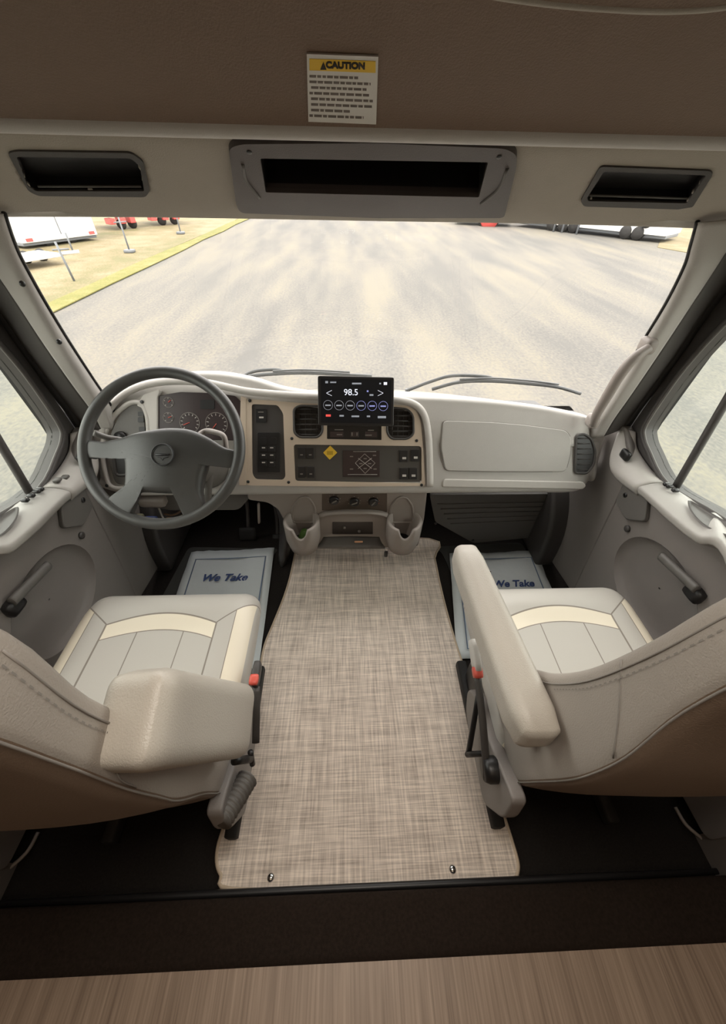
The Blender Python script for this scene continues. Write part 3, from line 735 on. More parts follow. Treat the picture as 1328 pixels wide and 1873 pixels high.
# ------------------------------------------------------------------ dashboard
D = Plane((0, 1.10, .57), (1, 0, 0), (0, .5, .866))      # reclined face of the dash
dash = thing('dashboard', 'grey dashboard spanning the cab below the windshield', 'dashboard', (CX, 1.2, .5))
keys = [(-.93, .775, .02), (-.86, .83, .01), (-.78, .872, .0), (-.65, .90, -.01), (-.50, .908, -.015), (-.35, .895, -.01), (-.22, .868, 0), (-.05, .850, 0), (.20, .845, 0), (.45, .835, 0), (.68, .815, 0), (.86, .785, -.005), (.935, .755, -.01), (.955, .72, -.01)]
rows = []
for x_, zc, dy in keys:
    yc = 1.10 + (zc - .57) * .577 - dy                   # crown sits on the face plane
    k = max(0, (abs(x_ - CX) - .80) / .2); kz = k * k
    wb = 1.50 - .24 * (abs(x_ - CX) / .95) ** 2           # windshield base, curved in plan
    zb = .79 - .03 * kz
    sh = .03 * kz
    if x_ > .93: sh = .05
    zbot = .535 + .05 * kz
    rows.append([(x_, wb, min(zb, zc - .03) - .035), (x_, yc + .10 if yc + .10 < wb else (wb + yc) / 2, zc - .048), (x_, yc + .045, zc - .014), (x_, yc + .008, zc - .006), (x_, yc - .010 + sh, zc - .026),
                 (x_, 1.10 + (zc - .09 - .57) * .577 + sh, zc - .09), (x_, 1.105 + (.68 - .57) * .577 + sh, .68), (x_, 1.10 + (.60 - .57) * .577 + sh, .60), (x_, 1.09 + sh, zbot + .02), (x_, 1.10 + sh, zbot), (x_, 1.14 + sh, zbot - .012), (x_, 1.30, zbot - .0)])
cap = []
lastx = .975
rows.append([(lastx, 1.27, .70), (lastx, 1.25, .72), (lastx, 1.24, .745), (lastx, 1.23, .735), (lastx, 1.225, .72), (lastx, 1.22, .70), (lastx, 1.21, .66), (lastx, 1.2, .63), (lastx, 1.2, .60), (lastx, 1.21, .59), (lastx, 1.22, .585), (lastx, 1.30, .58)])
shell = loft('dash_shell', rows, PL, 6, 12, dash, thick=.004, off=0)
# pale hood lip above the instruments
lip = [D.px(u, v, .012) for u, v in ((186, 800), (190, 770), (205, 742), (232, 718), (270, 703), (320, 697), (375, 700), (420, 709), (455, 716), (520, 722), (590, 726), (680, 728), (735, 733), (762, 742), (777, 762), (784, 800), (786, 845), (787, 890))]
tube('pale_edge_moulding', [D.pt(a_, b_, .012) for a_, b_ in lip], .013, PLW, dash, 5, False, 12, flat=.8)

# centre bezel (beige) with its openings
bz = [(450, 730), (500, 733), (560, 738), (700, 740), (745, 742), (762, 752), (770, 772), (775, 830), (778, 889), (615, 890), (450, 888)]
left_h = roundpoly(pxs(D, [(460, 739), (508, 741), (518, 756), (522, 872), (517, 878), (467, 877), (461, 868)], .010), .010)
ventL = roundpoly(pxs(D, [(537, 748), (548, 742), (590, 743), (590, 790), (582, 800), (548, 800), (538, 792)], .010), .014)
ventR = roundpoly(pxs(D, [(708, 745), (745, 748), (756, 760), (757, 794), (746, 803), (716, 803), (708, 792)], .010), .014)
slot = roundpoly(pxs(D, [(598, 766), (698, 768), (698, 805), (598, 803)], .010), .003)
low_h = roundpoly(pxs(D, [(537, 813), (771, 816), (772, 884), (540, 880)], .010), [.010, .012, .012, .012])
cut(shell, D, grow(roundpoly(pxs(D, bz, .0), .012), -.012)); plate('centre_bezel', D, roundpoly(pxs(D, bz, .010), .012), BEI, -.010, .010, [left_h, ventL, ventR, slot, low_h], dash, .004, 3)
plate('switch_panel', D, left_h, DK, -.012, .003, (), dash, .002)
plate('control_panel', D, low_h, mat('control_panel_grey', (.075, .068, .060), .5, .03, 50, .1, 600), -.012, .003, (), dash, .002)
plate('radio_slot', D, slot, BLK, -.012, .002, (), dash)
def dpt(u, v, h): a_, b_ = D.px(u, v, h); return D.pt(a_, b_, h)
def dbox(name, u0, v0, u1, v1, h0, h1, m, parent=dash, r=.002, bev=.001):
    return plate(name, D, roundpoly(pxs(D, [(u0, v0), (u1, v0), (u1, v1), (u0, v1)], h1), r, 3), m, h0, h1, (), parent, bev)
# vents: slats and dark back
def vent(hole, umin, umax, vmin, vmax, nm):
    v = plate('air_vent', D, hole, BLK, -.030, -.018, (), dash)
    for k in range(6):
        y_ = vmin + (vmax - vmin) * (k + .5) / 6
        p = [dpt(umin + 3, y_, -.004), dpt(umax - 3, y_, -.004)]
        tube('slat', p, .0032, DK, v, 2, False, 6, flat=1)
    for k in range(4):
        x_ = umin + (umax - umin) * (k + 1) / 5
        tube('vane', [dpt(x_, vmin + 3, -.010), dpt(x_, vmax - 3, -.010)], .0016, DK, v, 2, False, 6)
    tube('vent_ring', [D.pt(p[0], p[1], .009) for p in hole], .0042, DK, v, 1, True, 8)
vent(ventL, 538, 590, 743, 800, 'l'); vent(ventR, 708, 757, 746, 803, 'r')
# radio strip buttons
for k, (u0, u1) in enumerate(((604, 628), (641, 656), (668, 690))): dbox('radio_button', u0, 789, u1, 800, .002, .004, CLUST)
for (u0, v0, u1, v1) in ((612, 785, 628, 787), (673, 786, 684, 788), (643, 791, 645, 797), (652, 791, 654, 797), (616, 794, 626, 796), (668, 795, 680, 797)): dbox('radio_marking', u0, v0, u1, v1, .004, .0048, MARK2, r=0, bev=0)
# rocker and keypad
dbox('rocker_switch', 468, 748, 487, 773, .003, .008, BLK, r=.003)
dbox('rocker_marking', 474, 762, 482, 765, .008, .0086, MARK, r=0, bev=0); dbox('rocker_marking', 472, 753, 482, 754.5, .008, .0086, MARK2, r=0, bev=0)
dbox('keypad', 471, 791, 512, 864, .003, .006, BLK, r=.004)
for j in range(4):
    for i in range(2):
        if j == 0: dbox('keypad_button', 481 + i * 18 - 5, 800, 481 + i * 18 + 6, 812, .006, .008, BLK); continue
        u = 482 + i * 15; v = 807 + j * 13.5
        dbox('keypad_button', u - 6, v - 4, u + 6, v + 6, .006, .009, BLK)
        dbox('keypad_marking', u - 3, v - 2.5, u + 3, v - .5, .009, .0096, MARK, r=0, bev=0)
# rocker switches left and right
for (u, v) in ((552, 829), (568, 829), (552, 864), (569, 864)):
    dbox('rocker_switch', u - 7, v - 10, u + 6, v + 10, .003, .009, BLK, r=.002); dbox('rocker_marking', u - 3, v + 2, u + 2, v + 4, .009, .0096, MARK2, r=0, bev=0)
for (u, v) in ((739, 834), (760, 833), (739, 866), (756, 866)):
    dbox('rocker_switch', u - 8, v - 10, u + 7, v + 11, .003, .009, BLK, r=.002); dbox('rocker_marking', u - 3, v + 2, u + 4, v + 6, .009, .0096, MARK, r=0, bev=0)
# map panel with diamond
dbox('information_plate', 627, 824, 695, 872, .003, .005, CLUST)
def dline(name, pts, w, m, h=.0055, parent=dash):
    return tube(name, [dpt(u, v, h) for u, v in pts], w, m, parent, 1, False, 5)
for pts in (((646, 826), (688, 826)), ((636, 868), (690, 868)), ((650, 847), (667, 830), (686, 847), (668, 866), (650, 847)), ((655, 838), (680, 857)), ((680, 838), (655, 857))):
    dline('diamond_marking', pts, .0008, MARK)
for (u, v) in ((668, 839), (668, 857), (660, 848), (676, 848), (643, 835), (685, 833), (686, 858), (643, 858)): dbox('small_marking', u - 3, v - 1, u + 3, v + 1, .005, .0057, MARK2, r=0, bev=0)
# screws
for (u, v) in ((457, 733), (534, 802), (762, 806), (454, 881), (528, 882), (771, 887)):
    lathe('screw', dpt(u, v, .009), [(.0055, 0), (.0055, .003), (.002, .0035)], SCRW, D.n, 14, dash)
# instrument cluster (mostly behind the wheel)
clp = roundpoly(pxs(D, [(289, 724), (330, 717), (395, 719), (430, 724), (441, 735), (441, 806), (289, 802)], .004), .006)
cl = thing('instrument_cluster', 'dark instrument cluster with round gauges behind the steering wheel', 'instrument cluster', dpt(365, 806, 0))
plate('cluster_face', D, clp, CLUST, -.004, .006, (), cl, .002)
MK = MARK
for (u, v, r_, hand) in ((347, 773, .034, 200), (396, 775, .038, 230), (308, 736, .017, 40), (308, 764, .017, 20)):
    c = dpt(u, v, .007); a0, b0 = D.px(u, v, .007)
    g = tube('gauge_ring', [D.pt(a0 + r_ * math.cos(t), b0 + r_ * math.sin(t), .007) for t in [2 * math.pi * i / 32 for i in range(32)]], .0011, MARK2, cl, 1, True, 6)
    n = 11 if r_ > .02 else 5; vs = []; fs = []
    for i in range(n):
        t = math.radians(220 - 260 * i / (n - 1)); ct, st = math.cos(t), math.sin(t)
        w_ = .0010
        q = [(a0 + ct * r_ * .72 - st * w_, b0 + st * r_ * .72 + ct * w_), (a0 + ct * r_ * .92 - st * w_, b0 + st * r_ * .92 + ct * w_), (a0 + ct * r_ * .92 + st * w_, b0 + st * r_ * .92 - ct * w_), (a0 + ct * r_ * .72 + st * w_, b0 + st * r_ * .72 - ct * w_)]
        k = len(vs); vs += [D.pt(x_, y_, .0072) for x_, y_ in q]; fs.append((k, k + 1, k + 2, k + 3))
    mk('gauge_scale', vs, fs, MARK, g)
    t = math.radians(hand)
    tube('needle', [D.pt(a0, b0, .009), D.pt(a0 + r_ * .7 * math.cos(t), b0 + r_ * .7 * math.sin(t), .009)], .0011, REDP, g, 1, False, 6)
dbox('display', 366, 731, 392, 748, .006, .008, BLK, cl)
# pale frame round the cluster and the left pod
plate('cluster_bezel', D, roundpoly(pxs(D, [(262, 722), (285, 714), (292, 712), (292, 720), (288, 726), (288, 806), (300, 812), (300, 822), (262, 822), (268, 790), (266, 750), (250, 742)], .012), .006), PLW, -.01, .014, (), dash, .004)
plate('cluster_bezel', D, roundpoly(pxs(D, [(440, 724), (450, 728), (450, 888), (437, 888)], .012), .003), BEI, -.01, .012, (), dash, .003)
pod = roundpoly(pxs(D, [(212, 770), (228, 745), (248, 738), (262, 745), (266, 780), (262, 888), (212, 886), (200, 850), (200, 800)], .004), .02)
plate('left_pod_panel', D, pod, DK2, -.01, .006, (), dash, .003)
tube('left_pod_frame', [D.pt(p[0], p[1], .008) for p in roundpoly(pxs(D, [(188, 800), (205, 762), (236, 736), (258, 735), (270, 760), (272, 800), (272, 893), (200, 894), (188, 850)], .01), .03, 6)], .0085, PLW, dash, 1, True, 10)
for (u, v) in ((257, 757), (257, 768), (259, 785)): dbox('light_switch', u - 5, v - 4, u + 6, v + 4, .006, .011, BLK)
c = dpt(222, 800, .006); lathe('light_knob', c, [(.022, 0), (.020, .012), (.001, .014)], BLK, D.n, 20, dash)
vent_l = roundpoly(pxs(D, [(207, 832), (232, 828), (236, 868), (212, 870)], .010), .016)
tube('vent_ring', [D.pt(p[0], p[1], .008) for p in vent_l], .006, DK, dash, 1, True, 8)
plate('air_vent', D, vent_l, BLK, .002, .008, (), dash)
for (u, v) in ((260, 735), (196, 888)): lathe('screw', dpt(u, v, .014), [(.006, 0), (.006, .003), (.002, .0035)], SCRW, D.n, 14, dash)

# glove box side
gb = [(809, 769), (900, 772), (960, 777), (1034, 787), (1043, 798), (1043, 830), (1034, 863), (900, 863), (813, 861), (805, 820)]
g0 = roundpoly(pxs(D, gb, .0), .018)
def scale2(pts, f):
    cx_ = sum(p[0] for p in pts) / len(pts); cy_ = sum(p[1] for p in pts) / len(pts)
    return [(cx_ + (p[0] - cx_) * f, cy_ + (p[1] - cy_) * f) for p in pts]
gx = scale2(g0, 1.006)
plate('glove_box_gap', D, [(p[0] + 0, p[1]) for p in gx], LEAD, -.01, .0035, (), dash)
plate('glove_box_lid', D, scale2(g0, .992), PL, -.004, .007, (), dash, .003)
plate('padded_strip', D, roundpoly(pxs(D, [(812, 876), (1066, 881), (1072, 888), (1066, 895), (808, 891)], .006), .008), PLW, -.006, .010, (), dash, .005, 4)
rv = roundpoly(pxs(D, [(1054, 797), (1068, 793), (1082, 803), (1089, 825), (1086, 850), (1074, 866), (1051, 865)], .006), .012)
v = plate('air_vent', D, rv, BLK, .0, .005, (), dash)
tube('vent_ring', [D.pt(p[0], p[1], .006) for p in rv], .0045, DK, v, 1, True, 8)
for k in range(7): tube('slat', [dpt(1057, 802 + k * 9.5, .006), dpt(1082 - abs(k - 3) * 1.5, 802 + k * 9.5, .004)], .0022, DK, v, 2, False, 6)

# yellow diamond sticker
q = pxs(D, [(604, 815), (617, 828), (603, 841), (591, 828)], .005)
o = plate('yellow_diamond_sticker', D, roundpoly(q, .002), YEL, .0032, .0045, ()); tag(o, 'small yellow diamond sticker on the dark control panel', 'sticker')
o2 = dbox('sticker_print', 598, 825, 609, 832, .0045, .0050, YELD, o, r=0, bev=0)

# under-dash centre console
Cn = Plane((0, 1.10, .50), (1, 0, 0), (0, 0, 1))
def cpt(u, v, h): a_, b_ = Cn.px(u, v, h); return Cn.pt(a_, b_, h)
con = thing('centre_console', 'taupe lower console with two cup holders under the dash', 'console', (CX, 1.15, .2))
body = pxs(Cn, [(451, 890), (453, 915), (490, 920), (508, 932), (522, 958), (532, 1000), (600, 1003), (700, 1003), (765, 1000), (776, 950), (783, 890)], 0)
plate('console_body', Cn, roundpoly(body, .015), PLT, -.20, .0, (), con, .006)
hv = roundpoly(pxs(Cn, [(589, 898), (708, 899), (708, 937), (589, 934)], .003), .003)
pn = plate('climate_panel', Cn, hv, mat('climate_panel_brown', (.075, .055, .040), .45, .05, 60), -.002, .003, (), con, .001)
for (u, v) in ((611, 914), (648, 917), (683, 917)):
    c = cpt(u, v, .003); kn = lathe('climate_knob', c, [(.019, 0), (.018, .010), (.014, .012), (.001, .012)], BLK, Cn.n, 24, pn)
    a0, b0 = Cn.px(u, v, .003); t = random.uniform(.5, 1.2)
    rbox('knob_pointer', Cn.pt(a0, b0, .016), (.005, .006, .024), .002, MARK2, kn, 3, rot=Matrix.Rotation(t, 3, 'Y'))
    for k in range(7):
        t = math.pi * (1.15 - 1.3 * k / 6); rr_ = .024
        c = Cn.pt(a0 + rr_ * math.cos(t), b0 + rr_ * math.sin(t), .0034); rbox('dial_mark', c, (.003, .001, .002), .0004, (REDP if (u == 683 and k > 4) else MARK), pn, 1)
# lower recess: dark outlet plate and tray
plate('outlet_panel', Cn, roundpoly(pxs(Cn, [(608, 955), (682, 955), (682, 977), (608, 977)], .001), .003), mat('outlet_panel_brown', (.05, .04, .034), .5), -.002, .002, (), con, .001)
for (u, v) in ((630, 964), (657, 971)): lathe('outlet_knob', cpt(u, v, .002), [(.006, 0), (.006, .006), (.001, .007)], MARK2, Cn.n, 14, con)
tray = [[cpt(592, 982, .01), cpt(640, 981, .01), cpt(694, 982, .01)], [cpt(586, 992, .035), cpt(640, 992, .04), cpt(698, 992, .035)], [cpt(578, 1000, .055), cpt(640, 1000, .06), cpt(704, 1000, .055)], [cpt(578, 1003, .05), cpt(640, 1004, .055), cpt(704, 1004, .05)]]
loft('tray', tray, DK2, 5, 4, con, thick=.006)
o = rbox('orange_label', cpt(656, 991, .052), (.034, .002, .010), .001, ORG, None, 2); tag(o, 'small orange-beige label on the console tray', 'label')
# shelf brow joining the two cups
loft('brow', [[cpt(572, 962, .006), cpt(590, 946, .02), cpt(620, 941, .028), cpt(655, 940, .03), cpt(684, 941, .028), cpt(708, 947, .02), cpt(716, 962, .006)],
              [cpt(570, 955, .004), cpt(590, 940, .012), cpt(620, 936, .018), cpt(655, 935, .018), cpt(684, 936, .018), cpt(708, 941, .012), cpt(718, 955, .004)],
              [cpt(570, 950, -.004), cpt(590, 935, -.004), cpt(620, 931, -.004), cpt(655, 930, -.004), cpt(684, 931, -.004), cpt(708, 936, -.004), cpt(718, 950, -.004)]], PLT, 5, 5, con, thick=.006)
# cup holders: tall scooped back and a round cup with a notched front
for (u, nm) in ((556, 'l'), (735, 'r')):
    back = roundpoly(pxs(Cn, [(u - 22, 955), (u - 20, 925), (u - 6, 909), (u + 8, 909), (u + 20, 925), (u + 21, 955)], .002), .02)
    plate('scoop_back', Cn, back, PLT, -.001, .003, (), con, .001)
    tube('scoop_edge', [Cn.pt(p[0], p[1], .003) for p in back], .004, PLT, con, 1, True, 8)
    c = cpt(u, 985, .035); cx_, cz_ = c.x, c.z; cy_ = 1.10 - .040
    zt = cpt(u, 950, .035).z; zb = cpt(u, 1004, .06).z
    ro, ri = .070, .056; n = 40; ot_, it_, ob_, ib_ = [], [], [], []
    for k in range(n):
        t = 2 * math.pi * k / n; ct, st = math.cos(t), math.sin(t)
        notch = .045 * max(0, 1 - (((t - 1.5 * math.pi) / .42) ** 2)) ** .5 if abs(t - 1.5 * math.pi) < .42 else 0
        z = zt - notch
        ot_.append(Vector((cx_ + ro * ct, cy_ + ro * st, z))); it_.append(Vector((cx_ + ri * ct, cy_ + ri * st, z)))
        ob_.append(Vector((cx_ + ro * .80 * ct, cy_ + ro * .80 * st, zb))); ib_.append(Vector((cx_ + ri * .8 * ct, cy_ + ri * .8 * st, zb + .012)))
    zero = lambda l: [Vector((cx_, cy_, l[0].z)) + (p - Vector((cx_, cy_, l[0].z))) * .02 for p in l]
    om = [a_.lerp(b_, .6) + (a_ - Vector((cx_, cy_, a_.z))) * .10 for a_, b_ in zip(ot_, ob_)]
    tm = [(a_ + b_) / 2 + Vector((0, 0, .003)) for a_, b_ in zip(ot_, it_)]
    grid('cup_holder', [zero(ob_), ob_, om, ot_, tm, it_, ib_, zero(ib_)], PLT, con, True)
    lathe('cup_liner', (cx_, cy_, zb + .013), [(.001, 0), (.036, 0), (.038, .02), (.001, .02)], RUB, (0, 0, 1), 24, con)
    if nm == 'l':
        o = rbox('green_wrapper', (cx_ + .005, cy_, zb + .055), (.045, .03, .07), .012, GREENP, None, 5, rot=Matrix.Rotation(.4, 3, 'Y')); tag(o, 'crumpled green wrapper in the left cup holder', 'wrapper')
# key fob hanging from the tray
kf = thing('key_fob', 'small black fob hanging at the console foot above the woven mat', 'key fob', cpt(706, 1018, .07))
rbox('fob', cpt(706, 1013, .07), (.016, .010, .036), .005, BLK, kf, 5)
tube('ring', [cpt(706, 1013, .07) + Vector((.007 * math.cos(t), 0, .025 + .008 * math.sin(t))) for t in [2 * math.pi * i / 14 for i in range(14)]], .0012, CHR, kf, 1, True, 6)

# dark kick panel under the glove box
U = Plane((0, 1.30, .40), (1, 0, 0), (0, 0, 1))
up_ = plate('under_glove_panel', U, roundpoly(pxs(U, [(786, 905), (1062, 903), (1052, 960), (1035, 978), (866, 994), (796, 955)], 0), .015), DK2, -.02, .0, (), dash, .004)
for k in range(5):
    p0 = U.px(800 + k * 6, 922 + k * 9, 0); p1 = U.px(1040 - k * 6, 918 + k * 8, 0)
    tube('panel_rib', [U.pt(*p0, .001), U.pt(*p1, .001)], .003, DK2, up_, 2, False, 6)
for (u, v) in ((797, 957), (865, 988)): lathe('screw', U.pt(*U.px(u, v, 0), .0), [(.007, 0), (.007, .003), (.001, .004)], SCRW, U.n, 12, dash)
# left lower dash under the column, grey column foot cover beside the console
k2 = plate('knee_panel', Plane((0, 1.13, .5), (1, 0, 0), (0, .1, 1)), roundpoly([(-.86, .10), (-.86, -.03), (-.70, -.07), (-.44, -.07), (-.36, .02), (-.36, .10)], .02), DK2, -.1, .0, (), dash, .006)
o = loft('trim_tunnel', [[(-.335, 1.30, .30), (-.34, 1.33, .15), (-.35, 1.22, .005)], [(-.285, 1.25, .31), (-.30, 1.27, .15), (-.33, 1.18, .005)], [(-.262, 1.30, .31), (-.275, 1.33, .15), (-.31, 1.24, .005)]], DK, 5, 5, None, thick=.005); struct(o, 'dark grey tunnel side cover left of the console', 'cover')
# pedals
for nm, cat, u, v, w_, h_, lab in (('brake_pedal', 'pedal', 453, 977, .085, .07, 'dark brake pedal to the left of the console'), ('accelerator_pedal', 'pedal', 507, 1000, .045, .14, 'long dark accelerator pedal against the console side')):
    p = R(u, v, y=1.38 if nm[0] == 'b' else 1.36); t = thing(nm, lab, cat, p)
    rbox('pad', p, (w_, .02, h_), .008, RUB, t, 5, rot=Matrix.Rotation(-.5, 3, 'X'))
    tube('arm', [p + Vector((0, .02, 0)), p + Vector((0, .10, .12)), p + Vector((0, .12, .28))], .009, DK, t, 4)
tube_ = tube('hood_release', [R(473, 922, y=1.12), R(474, 955, y=1.12)], .010, PLT, None, 2, False, 10, flat=.5); tag(tube_, 'short taupe tab hanging under the dash left of the console', 'tab')

# ------------------------------------------------------------------ touch screen
Mn = Plane(dpt(650, 734, .045), (1, 0, 0), (0, .5, .866))
tm = thing('touch_screen', 'black touch screen radio mounted in the centre of the dash', 'screen', Mn.pt(0, -.09, 0))
def mp(pts, h): return [Mn.px(u, v, h) for u, v in pts]
plate('screen_housing', Mn, roundpoly(mp([(581, 687), (721, 690), (720, 780), (582, 778)], .004), .007), BLK, -.014, .004, (), tm, .003)
tube('screen_rim', [Mn.pt(p[0], p[1], .002) for p in roundpoly(mp([(582, 688), (720, 691), (719, 779), (583, 777)], .002), .007)], .0016, FRAMEG, tm, 1, True, 6)
sg = plate('screen_display', Mn, roundpoly(mp([(587, 692), (716, 695), (715, 775), (587, 773)], .004), .003), SCR, .003, .0045, (), tm)
tube('screen_mount', [Mn.pt(0, 0, -.045), Mn.pt(0, 0, -.012)], .03, BLK, tm, 1, False, 16)
def mtext(s, u, v, hp, m, **k):
    a_, b_ = Mn.px(u, v, .0048); h_ = Mn.px(u, v - hp / 2, .0048)[1] - Mn.px(u, v + hp / 2, .0048)[1]
    return text('screen_text', s, Mn, a_, b_, .0048, h_ * 1.35, m, sg, ext=.0001, **k)
mtext('98.5', 642, 718, 12, EMW, offs=.0001)
def mbar(u0, v0, u1, v1, m): return plate('screen_mark', Mn, mp([(u0, v0), (u1, v0), (u1, v1), (u0, v1)], .005), m, .0045, .0050, (), sg)
for a_ in ((595, 697, 600, 701, EMG), (604, 698, 615, 700.5, EMG), (644, 700, 661, 703, EMG), (694, 700, 697, 703, EMG), (702, 699, 708, 704, EMW), (671, 714, 674, 717, EMB), (676, 721, 683, 724, EMG), (596, 758, 605, 762, EMR), (621, 759, 629, 762, EMG), (643, 760, 657, 763, EMG), (671, 760, 677, 763, EMG), (691, 761, 706, 765, EMG)): mbar(*a_)
for (u0, sg_) in ((604, -1), (694, 1)):
    for dv in (-5, 5):
        p = [Mn.pt(*Mn.px(u0 + 7 * sg_, 719, .005), .005), Mn.pt(*Mn.px(u0 - 3 * sg_, 719 + dv, .005), .005)]
        tube('screen_mark', p, .0006, EMW, sg, 1, False, 5)
for k in range(6):
    u, v = 600 + 20.2 * k, 741 + .35 * k; a0, b0 = Mn.px(u, v, .005); r_ = .0155
    tube('preset_ring', [Mn.pt(a0 + r_ * math.cos(t), b0 + r_ * math.sin(t), .005) for t in [2 * math.pi * i / 28 for i in range(28)]], .0006, EMB if k > 2 else EMG, sg, 1, True, 5)
    mbar(u - 5, v - 1, u + 5, v + 1.5, EMG if k < 4 else EMB)

# ------------------------------------------------------------------ steering wheel
WC = Vector((-.519, .912, .862)); e_ = math.radians(45)
WP = Plane(WC, (1, 0, 0), (0, math.sin(e_), math.cos(e_)))
sw = thing('steering_wheel', 'dark grey four spoke steering wheel in front of the driver seat', 'steering wheel', WC)
RM = .2285 - .0155
tube('rim', [WP.pt(RM * math.cos(t), RM * math.sin(t), 0) for t in [2 * math.pi * i / 96 for i in range(96)]], .0158, WHEELM, sw, 1, True, 16)
c0 = WP.px(300, 845, .0)
hubpx = [(284, 787), (312, 784), (341, 785), (362, 791), (384, 802), (410, 818), (433, 826), (438, 842), (431, 858), (418, 850), (404, 842), (393, 839), (384, 845), (378, 860), (372, 880), (370, 905), (376, 930), (366, 946), (345, 956), (341, 944), (348, 925), (348, 905), (338, 902), (300, 902), (258, 900), (252, 906), (248, 918), (243, 934), (236, 944), (215, 936), (195, 918), (205, 914), (219, 908), (228, 896), (231, 880), (232, 850), (226, 832), (214, 826), (190, 833), (164, 838), (155, 820), (160, 806), (185, 808), (205, 805), (224, 801), (250, 793)]
ol = [Vector((*WP.px(u, v, 0), 0)) for u, v in hubpx]
ols = cr(ol, 4, True); rows = []
for f_, hgt in ((1.0, -.012), (1.0, .0), (.99, .30), (.975, .55), (.95, .75), (.91, .90), (.84, 1.0), (.72, 1.0), (.6, 1.0), (.48, 1.0), (.36, 1.0), (.24, 1.0), (.12, 1.0), (.01, 1.0)):
    row = []
    for p in ols:
        dd = Vector((p.x - c0[0], p.y - c0[1])); L = dd.length
        # keep spokes thin: height falls off with distance
        q = dd * f_; dome = .010 + .028 * math.exp(-(q.length / .105) ** 2.6)
        row.append(WP.pt(c0[0] + q.x, c0[1] + q.y, hgt * dome if hgt > -.011 else -.014))
    rows.append(row)
grid('hub_pad', rows, WHEELM, sw, True)
a0, b0 = WP.px(298, 832, .038)
em = tube('emblem_ring', [WP.pt(a0 + .0285 * math.cos(t), b0 + .0285 * math.sin(t), .0410) for t in [2 * math.pi * i / 40 for i in range(40)]], .0022, WHEELD, sw, 1, True, 8)
lathe('emblem_disc', WP.pt(a0, b0, .0365), [(.026, 0), (.026, .003), (.001, .0035)], WHEELM, WP.n, 32, sw, False)
rbox('emblem_bar', WP.pt(a0, b0, .0412), (.034, .005, .005), .001, WHEELD, sw, 2)
tube('emblem_wing', [WP.pt(a0 - .016, b0 - .006, .0402), WP.pt(a0 - .004, b0 - .009, .0402), WP.pt(a0, b0 - .015, .0402), WP.pt(a0 + .004, b0 - .009, .0402), WP.pt(a0 + .016, b0 - .006, .0402)], .0009, WHEELD, sw, 1, False, 5)
# column shroud and stalks
colm = thing('steering_column', 'grey steering column shroud behind the steering wheel', 'steering column', WC + Vector((0, .15, -.2)))
ax = -WP.n
tube('shroud', [WC + ax * .03, WC + ax * .10, WC + ax * .22, WC + ax * .33], lambda t: .062 + .02 * t, DK2, colm, 4, False, 18)
tube('turn_stalk', [WC + ax * .05 + Vector((-.05, 0, .01)), R(225, 805, y=1.0), R(195, 800, y=.99), R(172, 792, y=.98)], lambda t: .006 + .003 * t, DK2, colm, 5)
tube('shift_lever', [WC + ax * .05 + Vector((.05, 0, .01)), R(372, 790, y=1.02), R(398, 792, y=1.0), R(410, 800, y=.98), R(414, 822, y=.96)], lambda t: .008, PLT, colm, 6)
tube('brake_controller', [R(384, 862, y=1.04), R(382, 885, y=1.04), R(380, 915, y=1.04)], .012, DK2, colm, 4)
# fuse cover and loose cables under the column
o = rbox('fuse_cover', R(280, 915, y=1.12), (.10, .05, .045), .014, PLT, None, 6); tag(o, 'rounded taupe cover under the steering column', 'cover')
for nm, pts, m, lab in (('grey_cable', [(290, 928), (297, 945), (305, 955), (318, 956)], PL, 'pale grey cable looping below the steering column'),
                        ('orange_cable', [(305, 948), (325, 947), (340, 938)], mat('orange_cable_insulation', (.4, .2, .06), .5), 'thin orange-brown cable below the steering column'),
                        ('brown_cable', [(300, 940), (316, 942), (336, 932)], mat('brown_cable_insulation', (.15, .08, .04), .5), 'brown cable just above the orange one below the column')):
    o = tube(nm, [R(u, v, y=1.14) for u, v in pts], .004, m, None, 6, False, 8); tag(o, lab, 'cable')
o = rbox('blue_connector', R(277, 950, y=1.16), (.05, .02, .025), .005, mat('blue_connector_plastic', (.04, .08, .3), .5), None, 4); tag(o, 'blue plug connector under the steering column', 'connector')
o = rbox('yellow_tag', R(256, 945, y=1.15), (.03, .02, .022), .005, mat('khaki_tag', (.35, .33, .2), .6), None, 4); tag(o, 'khaki tag beside the blue plug connector', 'tag')

# ------------------------------------------------------------------ wipers
WM = mat('wiper_grey', (.10, .105, .105), .45)
def wiper(name, lab, arm, blade, yy):
    t = thing('wiper', lab, 'wiper', R(*arm[0], y=yy)); p_ = R(*arm[0], y=yy + .02)
    tube('pivot', [p_ + Vector((0, 0, .005)), Vector((p_.x, p_.y, .675))], .010, WM, t, 1)
    tube('arm', [R(u, v, y=yy + .02) for u, v in arm], .007, WM, t, 5, False, 8)
    b_ = [R(u, v, y=yy) for u, v in blade]
    tube('blade', b_, .006, WM, t, 5, False, 6, flat=1.2)
    tube('bracket', [p + Vector((0, 0, .012)) for p in b_[1:-1]], .004, WM, t, 5, False, 6)
wiper('wiper', 'windshield wiper left of the touch screen', [(430, 697), (462, 680), (500, 676), (520, 679)], [(455, 688), (500, 684), (560, 682), (640, 686), (680, 688)], 1.53)
wiper('wiper', 'windshield wiper right of the touch screen', [(745, 714), (790, 697), (830, 687), (890, 689), (905, 697)], [(790, 712), (840, 699), (900, 697), (970, 702), (1020, 708), (1062, 720)], 1.50)

